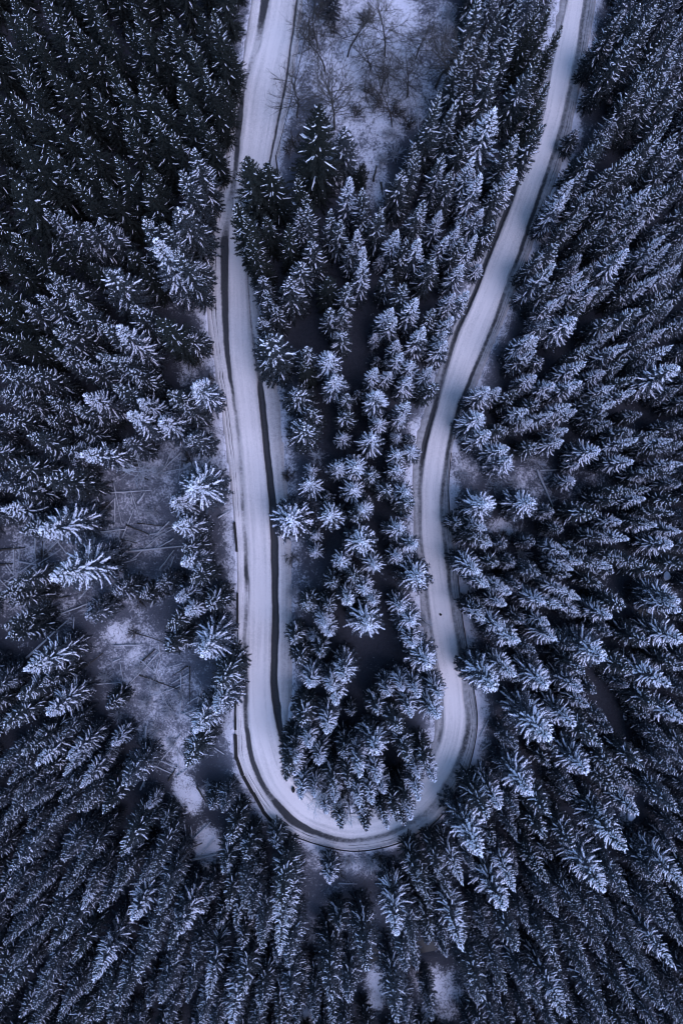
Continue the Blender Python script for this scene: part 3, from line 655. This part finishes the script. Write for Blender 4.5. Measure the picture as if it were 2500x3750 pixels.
# ------------------------------------------------------------------ bare broadleaf trees and shrubs
def tube(path, rads, ns=4):
    V = []; F = []
    path = [np.asarray(p, float) for p in path]
    for i, p in enumerate(path):
        d = path[min(i+1, len(path)-1)]-path[max(i-1, 0)]; d = d/max(np.linalg.norm(d), 1e-6)
        a_ = np.cross(d, (0.3, .9, .2)); a_ /= np.linalg.norm(a_); b_ = np.cross(d, a_)
        for k in range(ns):
            an = 6.283*k/ns; V.append(p+(a_*math.cos(an)+b_*math.sin(an))*rads[i])
    for i in range(len(path)-1):
        for k in range(ns):
            q, w_ = i*ns+k, i*ns+(k+1) % ns; F += [(q, w_, w_+ns), (q, w_+ns, q+ns)]
    return np.array(V), np.array(F)
class MB:
    def __init__(s): s.V = []; s.F = []; s.n = 0
    def add(s, V, F): s.V.append(V); s.F.append(np.asarray(F)+s.n); s.n += len(V)
    def mesh(s, name, mats, smooth=False): return mesh(name, np.concatenate(s.V), np.concatenate(s.F), mats, smooth=smooth)
def make_bare(seed, H, spread, nmain, depth=2, thick=.16):
    r = np.random.default_rng(seed); tr = MB(); br = MB()
    path = [np.array([0, 0, -.3])]; p = path[0].copy()
    d = np.array([0, 0, 1.0])
    for k in range(8):
        d = d+np.append(r.normal(0, .05), [r.normal(0, .05), 0]); d /= np.linalg.norm(d); p = p+d*H/8; path.append(p.copy())
    tr.add(*tube(path, [thick*(1-.85*k/8) for k in range(9)], 6))
    def grow(p, d, L_, rd, lv):
        pts = [p]; q = p.copy(); dd = d.copy()
        for k in range(4):
            dd = dd+r.normal(0, .16, 3)+np.array([0, 0, .06]); dd /= np.linalg.norm(dd); q = q+dd*L_/4; pts.append(q.copy())
        br.add(*tube(pts, [rd*(1-.7*k/4) for k in range(5)], 3))
        if lv > 0:
            for k in range(5 if lv > 1 else 4):
                u = r.uniform(.25, 1); i_ = min(int(u*4), 3); pp = pts[i_]+(pts[i_+1]-pts[i_])*(u*4-i_)
                dv = dd+r.normal(0, .65, 3); dv /= np.linalg.norm(dv)
                grow(pp, dv, L_*r.uniform(.4, .6), rd*.5, lv-1)
    for k in range(nmain):
        u = r.uniform(.28, .98); i_ = min(int(u*8), 7); pp = path[i_]+(path[i_+1]-path[i_])*(u*8-i_)
        az = r.uniform(0, 6.283); el = r.uniform(.2, .9)
        dv = np.array([math.cos(az)*math.cos(el), math.sin(az)*math.cos(el), math.sin(el)])
        grow(pp, dv, spread*(1.15-.65*u)*r.uniform(.7, 1.2), thick*.32, depth)
    return tr, br
BARE = [make_bare(300+i, 12, 3.4, 40, 2, .11) for i in range(3)]
BD = [(a_.mesh('trunk', M_twig), b_.mesh('branches', M_twig)) for a_, b_ in BARE]
RIM = [make_bare(330+i, 10, 2.4, 22, 2, .13) for i in range(2)]
BR = [(a_.mesh('trunk', M_twig), b_.mesh('branches', M_rime)) for a_, b_ in RIM]
def height_from(bp, tp_):
    g = gat(*bp); best = 3.0; bd = 1e9
    for h_ in np.arange(2, 26, .25):
        q = pix((g.x, g.y, g.z+h_)); d_ = math.hypot(q[0]-tp_[0], q[1]-tp_[1])
        if d_ < bd: bd = d_; best = h_
    return g, best
def B(ox, oy, x, y): return (ox+x*SC, oy+y*SC)
bl = [((735,880),(815,430)),((825,385),(870,0)),((1060,600),(1145,395)),((1080,380),(1175,0)),((1425,590),(1390,10)),((480,800),(555,440)),((1235,655),(1300,500)),((670,480),(590,110)),((980,475),(1012,390)),((1290,400),(1285,340)),((1130,860),(1190,600)),((620,330),(560,-60))]
for i, (b0, t0) in enumerate(bl):
    bp, tp_ = B(830, 0, *b0), B(830, 0, *t0); g, h_ = height_from(bp, tp_); h_ = max(h_, 6)
    root = bpy.data.objects.new('bare_tree', None); col.objects.link(root); root.location = g
    s_ = h_/12; root.scale = (max(s_, 1.0)*1.4, max(s_, 1.0)*1.4, s_); root.rotation_euler = (0, 0, i*1.7)
    a_, c_ = BD[i % 3]; link('trunk', a_, root); link('branches', c_, root)
    tag(root, uniq('leafless dark-twigged tree in the top clearing, trunk ', *bp), 'bare tree', 'leafless trees in the top clearing')
rl = [((0,1500),(1010,480),(630,488)),((830,2250),(640,1030),(640,1330)),((830,2250),(815,1080),(815,1370)),((830,1500),(620,345),(625,320)),((1660,1500),(560,400),(610,330)),((830,2250),(1330,30),(1370,0))]
for i, (o_, b0, t0) in enumerate(rl):
    bp, tp_ = B(*o_, *b0), B(*o_, *t0); g, h_ = height_from(bp, tp_); h_ = min(max(h_, 7), 15)
    if not off_road(g, 1): continue
    root = bpy.data.objects.new('rimed_bare_tree', None); col.objects.link(root); root.location = g
    s_ = h_/10; root.scale = (s_*.9, s_*.9, s_); root.rotation_euler = (0, 0, i*2.1)
    a_, c_ = BR[i % 2]; link('trunk', a_, root); link('branches', c_, root)
    tag(root, uniq('leafless tree with rime-white twigs, top ', *tp_), 'bare tree', 'rime-covered leafless trees')
def make_shrub(seed, mat):
    r = np.random.default_rng(seed); m_ = MB()
    for k in range(26):
        az = r.uniform(0, 6.283); el = r.uniform(.35, 1.4); L_ = r.uniform(.7, 1.5)
        d = np.array([math.cos(az)*math.cos(el), math.sin(az)*math.cos(el), math.sin(el)]); p0 = np.append(r.normal(0, .12, 2), -.1)
        pts = [p0+d*L_*u+np.array([0, 0, -.18*u*u])+r.normal(0, .05, 3) for u in (0, .35, .7, 1)]
        m_.add(*tube(pts, [.03, .025, .018, .006], 3))
        for q in range(5):
            u = r.uniform(.3, .95); p = p0+d*L_*u; dv = d+r.normal(0, .6, 3); dv /= np.linalg.norm(dv)
            m_.add(*tube([p, p+dv*.28, p+dv*.5+r.normal(0, .06, 3)], [.018, .013, .005], 3))
    return m_.mesh('bare_shrub', mat)
SH = [make_shrub(400+i, M_rime) for i in range(3)]+[make_shrub(410+i, M_twig) for i in range(3)]
shr = [((1660,1500),700,780,1.9,0),((1660,1500),400,1070,2.2,0),((1660,1500),470,985,1.7,0),((1660,1500),520,280,2.0,0),((1660,1500),300,520,1.6,0),((1660,1500),420,510,1.6,0),((1660,1500),250,470,1.3,0),((1660,1500),640,840,1.7,0),((1660,1500),340,870,1.4,1),((1660,1500),60,440,1.3,0),
((830,2250),1330,60,1.5,0),((830,1500),1370,1320,1.6,0),((830,1500),400,1150,1.5,1),((830,1500),440,1000,1.4,1),((830,1500),420,450,1.3,1),((830,1500),450,1250,1.3,0),
((0,1500),1300,340,1.5,1),((0,1500),1080,420,1.5,0),((0,1500),620,1380,1.8,0),((0,1500),950,1300,1.7,1),((0,1500),890,890,1.4,0),((0,1500),1040,700,1.3,0),((0,1500),560,1240,1.5,0),((0,1500),760,1330,1.5,0),((0,1500),300,1000,1.3,1),((0,1500),720,680,1.3,1),
((0,2250),1050,480,1.8,0),((0,2250),1150,650,1.9,0),((0,2250),950,380,1.6,0),((0,2250),1230,560,1.5,0),((0,2250),1060,800,1.6,0),((0,2250),720,430,1.6,0),((0,2250),60,420,1.8,1),((0,2250),130,560,1.5,1),((0,2250),1000,620,1.6,0),((0,2250),1180,880,1.4,0),((0,2250),900,120,1.3,1),((0,2250),1420,1180,1.4,0),((0,2250),800,700,1.4,0),
((0,750),1350,1080,1.2,1),((0,750),1290,1050,.7,1),((0,750),1420,960,1.0,1),((0,750),1430,1200,1.1,1),
((830,3000),700,280,1.6,0),((830,3000),840,300,1.5,0),((830,3000),960,300,1.6,0),((830,3000),1050,260,1.3,1),((830,3000),760,380,1.4,1),((830,3000),940,650,1.8,0),((830,3000),870,750,1.7,0),((830,3000),1010,780,1.4,0),((830,3000),600,780,1.7,0),((830,3000),480,770,1.7,0),
((830,0),460,950,1.5,1),((830,0),430,1010,1.4,1),((830,0),1050,680,1.6,1),((830,0),960,620,1.8,1),((830,0),880,760,1.6,1),((830,0),1150,760,1.6,1),((830,0),1240,820,1.7,1),((830,0),1120,900,1.6,0),((830,0),1060,1080,1.6,0),((830,0),1150,1040,1.6,0),((830,0),1500,200,1.8,0),((830,0),1530,90,1.8,0),((830,0),1480,320,1.6,0),((830,0),560,240,1.5,1),((830,0),620,60,1.7,1),((830,0),510,80,1.3,1),((830,0),740,180,1.5,1),((830,0),1080,480,1.3,1),((830,0),1400,780,1.4,0),((830,0),940,120,1.5,1)]
for i, (o_, x, y, s_, dk) in enumerate(shr):
    px, py = B(*o_, x, y); g = gat(px, py, .5*s_)
    if not off_road(g, 1): continue
    me_ = SH[(i % 3)+3*dk]
    o = link('bare_shrub', me_, None, g, i*1.3); o.scale = (s_, s_, s_*.9)
    tag(o, uniq(('dark leafless shrub, ' if dk else 'pale frosted leafless shrub, '), px, py), 'shrub', 'leafless shrubs in the clearings')
# dead grass and fine brush that nobody could count, one mesh
gb = np.random.default_rng(77); BV = MB(); cnt = 0
xs = gb.uniform(-62, 62, 160000); ys = gb.uniform(-90, 90, 160000)
ci_ = ((xs+78)/gs).astype(int); cj_ = ((ys+112)/gs).astype(int)
wt = grass[ci_, cj_]*(~INS[ci_, cj_])*(np.minimum(DO, DV)[ci_, cj_] > .3)
sel = gb.random(160000) < np.clip(wt-.2, 0, 1)*.85*vnoise(xs, ys, 2.5, 55)
xs, ys = xs[sel], ys[sel]; zs_ = tz(xs, ys); n_ = len(xs)
az = gb.uniform(0, 6.283, n_); el = gb.uniform(.05, 1.1, n_)
D = np.stack([np.cos(az)*np.cos(el), np.sin(az)*np.cos(el), np.sin(el)], axis=1)
Vb, Fb = spindles(np.stack([xs, ys, zs_-.03], axis=1), D, gb.uniform(.3, 1.25, n_), gb.uniform(.02, .075, n_), gb.uniform(.02, .06, n_), .35)
half = len(Fb)//2
tag(link('dead_grass', mesh('dead_grass', Vb, Fb, [M_rime, M_twig], np.repeat(gb.random(n_) < .45, 8).astype(int))), 'tangle of dead grass and fine brush on clearings and road verges', 'dead grass', kind='stuff')

# ------------------------------------------------------------------ fallen trunks
def make_log(name, p0, p1, r0, mat, seed, stubs=True):
    r = np.random.default_rng(seed); p0, p1 = np.array(p0), np.array(p1)
    c_ = (p0+p1)/2; L_ = np.linalg.norm(p1-p0); m_ = MB()
    ts = np.linspace(0, 1, 7)
    path = []
    for t in ts:
        q = p0+(p1-p0)*t+np.append(r.normal(0, .03, 2), r.normal(0, .02)); q[2] = max(q[2], float(tz(q[0], q[1]))+r0*1.1+.08); path.append(q-c_)
    Vt, Ft = tube(path, [r0*(1-.55*t) for t in ts], 7); m_.add(Vt, Ft)
    k = len(Vt)
    m_.F.append(np.array([(0, i+1, i) for i in range(1, 6)])); m_.F.append(np.array([(k-7, k-7+i, k-7+i+1) for i in range(1, 6)]))
    me_ = m_.mesh(name, mat, True); o = link(name, me_, None, tuple(c_))
    sv = MB(); d = (p1-p0)/L_; s_ = np.cross(d, (0, 0, 1)); s_ /= np.linalg.norm(s_)
    if stubs:
        for q in range(int(3+L_*.9)):
            t = r.uniform(.25, .98); p = path[0]+(path[-1]-path[0])*t; dv = s_*r.choice([-1, 1])+d*r.uniform(.2, .9)+np.array([0, 0, r.uniform(-.1, .7)]); dv /= np.linalg.norm(dv)
            sv.add(*tube([p, p+dv*r.uniform(.25, .8)], [.03, .008], 3))
        tag(link('branch_stubs', sv.mesh('branch_stubs', mat), o), kind='stuff')
    return o
LOGS = {(0,1500): "95,930,95,1130 130,950,130,1080 240,870,240,1060 340,950,395,880 640,920,655,780 785,600,785,800 680,720,790,600 560,845,860,820L 510,1005,800,920 800,960,915,680 880,970,1270,930L 895,1030,1100,855 150,1130,420,950 200,1110,330,1030 310,1400,330,1170L 360,1270,350,1400 400,1400,760,1270 540,1290,640,1180 1030,1350,1110,1170 1090,1090,1190,960 1150,1110,1190,1000 1180,270,1120,400 1240,290,1080,440 1060,440,1320,390 1390,400,1495,265 1240,310,1220,480 940,640,990,570L 1490,740,1568,690 895,590,905,650 40,1060,110,1150 0,960,170,945d 300,1300,480,1275d 0,1060,90,1050d 660,620,640,900 1000,860,1110,835",
(0,2250): "180,300,460,40L 780,215,980,205 770,325,830,300 1000,760,985,1180L 940,985,1170,1090 945,975,1090,965 1150,1140,1210,1040d 1060,400,1085,310 1235,400,1240,540 1350,610,1380,490 1280,610,1360,560 1240,670,1360,750 960,1200,1000,1100 890,1080,920,1020 840,1050,910,940 1210,1110,1280,1060 960,330,1060,240d 640,480,870,460 500,130,505,20 295,0,295,80 380,90,300,30",
(0,3000): "1255,0,1300,270 1310,280,1500,235L 1300,160,1440,20", (1660,3000): "390,500,550,450L 330,700,480,580 160,690,230,685L 140,890,250,880 640,695,705,660",
(1660,1500): "570,410,690,690L 590,415,720,410", (1660,2250): "945,85,1060,150d 180,840,240,720 190,930,260,880", (830,3000): "960,920,990,840L 760,440,890,445 990,310,985,380 1110,320,1110,400d",
(830,0): "920,1280,975,1170d 1000,1240,1025,1130d 1055,1240,1065,1330d 1340,620,1390,720 1320,830,1400,750 1300,730,1310,900"}
li = 0
for (ox, oy), s in LOGS.items():
    for w_ in s.split():
        fl = w_[-1] if w_[-1] in 'Ld' else ''
        q = [float(v) for v in w_.rstrip('Ld').split(',')]
        a_ = gat(*B(ox, oy, q[0], q[1]), .25); b_ = gat(*B(ox, oy, q[2], q[3]), .25)
        rr = {'L': .24, 'd': .18, '': .15}[fl]*(.85+.3*random.random())
        a_.z += rr*.8+.12; b_.z += rr*.6+.12
        o = make_log('fallen_trunk', a_, b_, rr, {'L': M_log, 'd': M_logd, '': M_log}[fl], 600+li)
        mx, my = B(ox, oy, (q[0]+q[2])/2, (q[1]+q[3])/2)
        tag(o, uniq({'L': 'thick pale fallen trunk, middle ', 'd': 'dark fallen trunk, middle ', '': 'thin pale fallen trunk, middle '}[fl], mx, my), 'fallen trunk', 'fallen trunks in the clearings'); li += 1

fr2 = np.random.default_rng(91)
for cx_, cy_, rx_, ry_, n_ in ((420,1880,330,200,30),(150,2080,170,180,14),(520,2480,230,150,14),(640,2720,130,150,8),(720,3000,90,140,5)):
    for _ in range(n_):
        an = fr2.uniform(0, 6.283); q_ = fr2.uniform(0, 1)**.5
        px, py = cx_+rx_*q_*math.cos(an), cy_+ry_*q_*math.sin(an); L_ = fr2.uniform(60, 170)
        dr = fr2.choice([1.5, 2.5, 2.75, .15, .9])+fr2.normal(0, .2)
        a_ = gat(px-math.cos(dr)*L_/2, py-math.sin(dr)*L_/2, .25); b_ = gat(px+math.cos(dr)*L_/2, py+math.sin(dr)*L_/2, .25)
        if not (off_road(a_, 1) and off_road(b_, 1)): continue
        rr = fr2.uniform(.08, .16); a_.z += fr2.uniform(.2, .7); b_.z += fr2.uniform(.2, .7)
        pale = fr2.random() < .7
        o = make_log('fallen_trunk', a_, b_, rr, M_log if pale else M_logd, 800+li); li += 1
        tag(o, uniq('slim pale fallen trunk, middle ' if pale else 'slim dark fallen trunk, middle ', px, py), 'fallen trunk', 'fallen trunks in the clearings')

# ------------------------------------------------------------------ boulders along the creek, dark rocks at the road
def make_rock(seed, mat, snow=True):
    import bmesh
    bm = bmesh.new(); bmesh.ops.create_icosphere(bm, subdivisions=3, radius=1)
    r = np.random.default_rng(seed); pl = [Vector(r.normal(0, 1, 3)).normalized() for _ in range(9)]; of = r.uniform(.62, .9, 9)
    for v in bm.verts:
        for n_, o_ in zip(pl, of):
            d = v.co.dot(n_)
            if d > o_: v.co -= n_*(d-o_)*.9
        v.co *= 1+.05*math.sin(v.co.x*7+seed)*math.cos(v.co.y*6)
    me_ = bpy.data.meshes.new('boulder'); bm.to_mesh(me_); me_.materials.append(mat)
    sm = None
    if snow:
        for f in list(bm.faces):
            if f.normal.z < .30: bm.faces.remove(f)
        for v in list(bm.verts):
            if not v.link_faces: bm.verts.remove(v)
        for v in bm.verts: v.co *= 1.03; v.co.z += .09
        sm = bpy.data.meshes.new('snow_cap'); bm.to_mesh(sm); sm.materials.append(M_snow)
        sm.polygons.foreach_set('use_smooth', np.ones(len(sm.polygons), dtype=bool))
    bm.free(); return me_, sm
ROCK = [make_rock(700+i, M_stone) for i in range(4)]
RK = [(2313,2572,1.5),(2290,2625,.7),(2345,2655,.8),(2330,2725,.9),(2300,2735,.7),(2380,2600,.6),(2430,2075,.8),(2445,2110,.9),(2395,2090,.6),(2350,2195,.7),(2375,2235,.6),(2330,2225,.6),(2405,2030,.5),(2325,2850,.9),(2270,2870,.7),(2225,2895,.6),(2310,2990,1.0),(2190,2820,.6),(1785,3335,1.6),(1820,3310,.8),(1745,3360,.7),(1725,3395,1.0),(1403,3465,.55),(1360,3445,.5),(1395,3490,.7),(1345,3480,.6),(1860,3270,.6),(1700,3430,.7),(2130,3195,.8),(2100,3230,.6),(2365,2860,.6),(2425,2850,.5)]
for i, (px, py, s_) in enumerate(RK):
    g = gat(px, py, s_*.5); a_, c_ = ROCK[i % 4]
    o = link('creek_boulder', a_, None, (g.x, g.y, max(g.z, -8.2)+s_*.15), i*1.1); o.scale = (s_, s_*.85, s_*.7)
    link('snow_cap', c_, o)
    tag(o, uniq(('large ' if s_ > 1 else '')+'snow-capped boulder in the creek, ', px, py), 'boulder', 'snow-capped creek boulders')
dk, _ = make_rock(733, M_timber, False); dk2, _ = make_rock(741, M_timber, False)
g = at(1613, 2251, .1); o = link('road_stone', dk, None, (g.x, g.y, .13)); o.scale = (.30, .22, .2); o.rotation_euler.z = -.5
tag(o, 'small black stone lying on the snowy right road', 'stone')
g = at(1074, 2893, .2); o = link('kerb_boulder', dk2, None, (g.x, g.y, .28)); o.scale = (.30, .55, .42); o.rotation_euler.z = .15
tag(o, 'black boulder at the inner edge of the bend beside frosted spruces', 'boulder')

# ------------------------------------------------------------------ timber barrier on the outer edge of the left road and bend
def beam(p0, p1, w_, h_, name, mat, parent):
    p0, p1 = np.array(p0), np.array(p1); d = p1-p0; L_ = np.linalg.norm(d); d /= L_; s_ = np.array([-d[1], d[0], 0]); s_ /= np.linalg.norm(s_); u_ = np.cross(d, s_)
    c_ = (p0+p1)/2; b_ = .18*min(w_, h_); V = []; F = []
    prof_ = [(-w_/2+b_, -h_/2), (w_/2-b_, -h_/2), (w_/2, -h_/2+b_), (w_/2, h_/2-b_), (w_/2-b_, h_/2), (-w_/2+b_, h_/2), (-w_/2, h_/2-b_), (-w_/2, -h_/2+b_)]
    for e in (-1, 1):
        for a_, q in prof_: V.append(d*L_/2*e+s_*a_+u_*q)
    F = [tuple([i, (i+1) % 8, 8+(i+1) % 8, 8+i]) for i in range(8)]+[tuple(range(7, -1, -1)), tuple(range(8, 16))]
    return link(name, mesh(name, V, F, mat), parent, tuple(c_))
def off_line(L, base, dist):
    out = []
    for i in range(len(L)):
        d_ = L[i]-base[i]; d_ = d_/np.linalg.norm(d_); out.append(L[i]+d_*dist)
    return np.array(out)
BAR = off_line(LO, LWO, .15)
def seg_at(par): return int(np.argmin(np.abs(PAR-par)))
def barrier(par0, par1, label, wb, grp):
    i0, i1 = seg_at(par0), seg_at(par1); c_ = BAR[(i0+i1)//2]
    root = bpy.data.objects.new('timber_barrier', None); col.objects.link(root); root.location = (c_[0], c_[1], -.3)
    i = i0; r = np.random.default_rng(i0)
    while i < i1:
        j = min(i+r.integers(5, 8), i1)
        if j-i < 2: break
        jit = r.normal(0, .07, 2)
        for lv in range(3):
            a_ = np.append(BAR[i]+jit, -.55+.27*lv)-np.array(root.location); b_ = np.append(BAR[j]+jit*.5, -.55+.27*lv)-np.array(root.location)
            gap = (b_-a_)*.012
            beam(a_+gap, b_-gap, wb-.04*lv, .25, 'timber', M_timber, root)
        p = BAR[i]+jit-np.array(root.location[:2])
        beam((p[0], p[1], -1.0), (p[0]+.02, p[1]+.01, .42), .2, .2, 'post', M_timber, root)
        i = j
    return tag(root, label, 'barrier', grp)
GRPB = 'black timber edge barriers of the left road'
barrier(15.1, 15.95, 'black timber edge barrier beside left road, upper short run near photo centre height', .5, GRPB)
barrier(16.65, 17.35, 'short black timber edge barrier beside left road, just above the broad fan-shaped spruce', .5, GRPB)
barrier(17.9, 20.2, 'long straight black timber edge barrier on the left road above the bend', .5, GRPB)
barrier(20.3, 23.2, 'curved black timber edge barrier around the lower left of the bend', .65, GRPB)
a0 = gat(*B(830,3000,385,95)); b0 = gat(*B(830,3000,465,190)); root = bpy.data.objects.new('timber_barrier', None); col.objects.link(root); root.location = a0
dv = np.array(b0-a0)
for lv in range(3): beam(np.array([0, 0, .15+.26*lv]), dv+np.array([0, 0, .15+.26*lv]), .5-.04*lv, .25, 'timber', M_timber, root)
tag(root, 'detached black timber wall piece lying below the lower left of the bend', 'barrier', GRPB)
# steel guard rail on the outside of the bend and right road
def guard(par0, par1, label):
    i0, i1 = seg_at(par0), seg_at(par1); c_ = LO[(i0+i1)//2]; G_ = off_line(LO, LWO, .05)
    root = bpy.data.objects.new('guard_rail', None); col.objects.link(root); root.location = (c_[0], c_[1], 0)
    V = []; F = []; n_ = 0
    for i in range(i0, i1+1, 2):
        d_ = G_[min(i+1, len(G_)-1)]-G_[max(i-1, 0)]; d_ /= np.linalg.norm(d_); s_ = np.array([-d_[1], d_[0]])
        for a_, q in ((-.03, .38), (.03, .40), (-.02, .48), (.04, .54), (-.02, .62), (.0, .68), (-.07, .66), (-.08, .40)):
            V.append((*(G_[i]+s_*a_-c_), q))
        n_ += 1
    for i in range(n_-1):
        for k in range(8):
            F.append((i*8+k, i*8+(k+1) % 8, (i+1)*8+(k+1) % 8, (i+1)*8+k))
    link('rail', mesh('rail', V, np.array(F), M_rust), root)
    pm = None
    for i in range(i0, i1, 6):
        p = G_[i]-c_
        if pm is None:
            o = beam((0, 0, -.8), (.001, 0, .62), .1, .1, 'post', M_rust, root); pm = o.data; o.location = (p[0], p[1], -.09)
        else: link('post', pm, root, (p[0], p[1], -.09))
    return tag(root, label, 'guard rail')
guard(23.5, 29.4, 'thin dark steel guard rail around the outside of the bend')
guard(29.7, 35.0, 'thin dark steel guard rail along the outer edge of the lower right road')
guard(36.2, 38.7, 'thin dark steel guard rail beside the right road near the small clearing')
# overhead wire beside the upper left road on two poles
pw = [B(830,0,560,140), B(830,0,335,1070)]
w0 = at(*pw[0], 6.0); w1 = at(*pw[1], 6.0)
root = bpy.data.objects.new('overhead_wire', None); col.objects.link(root); root.location = (w0.x, w0.y, float(tz(w0.x, w0.y)))
rl_ = np.array(root.location)
pts = [np.array(w0)*(1-t)+np.array(w1)*t-rl_+np.array([0, 0, -1.2*math.sin(math.pi*t)]) for t in np.linspace(0, 1, 21)]
link('wire', mesh('wire', *tube(pts, [.055]*21, 5), M_timber), root)
for p in (w0, w1):
    zb = float(tz(p.x, p.y)); q = np.array([p.x, p.y, zb])-rl_
    link('pole', mesh('pole', *tube([q-(0, 0, .4), q+(0, 0, 3), q+(0, 0, p.z-zb+.3)], [.13, .115, .09], 8), M_bark), root)
tag(root, 'thin black overhead wire running beside the upper left road', 'wire')

# ------------------------------------------------------------------ render settings
scene.render.engine = 'CYCLES'
scene.cycles.filter_width = 1.1; scene.cycles.adaptive_threshold = 0.025
scene.cycles.max_bounces = 2; scene.cycles.diffuse_bounces = 1
scene.render.resolution_x = 682; scene.render.resolution_y = 1024
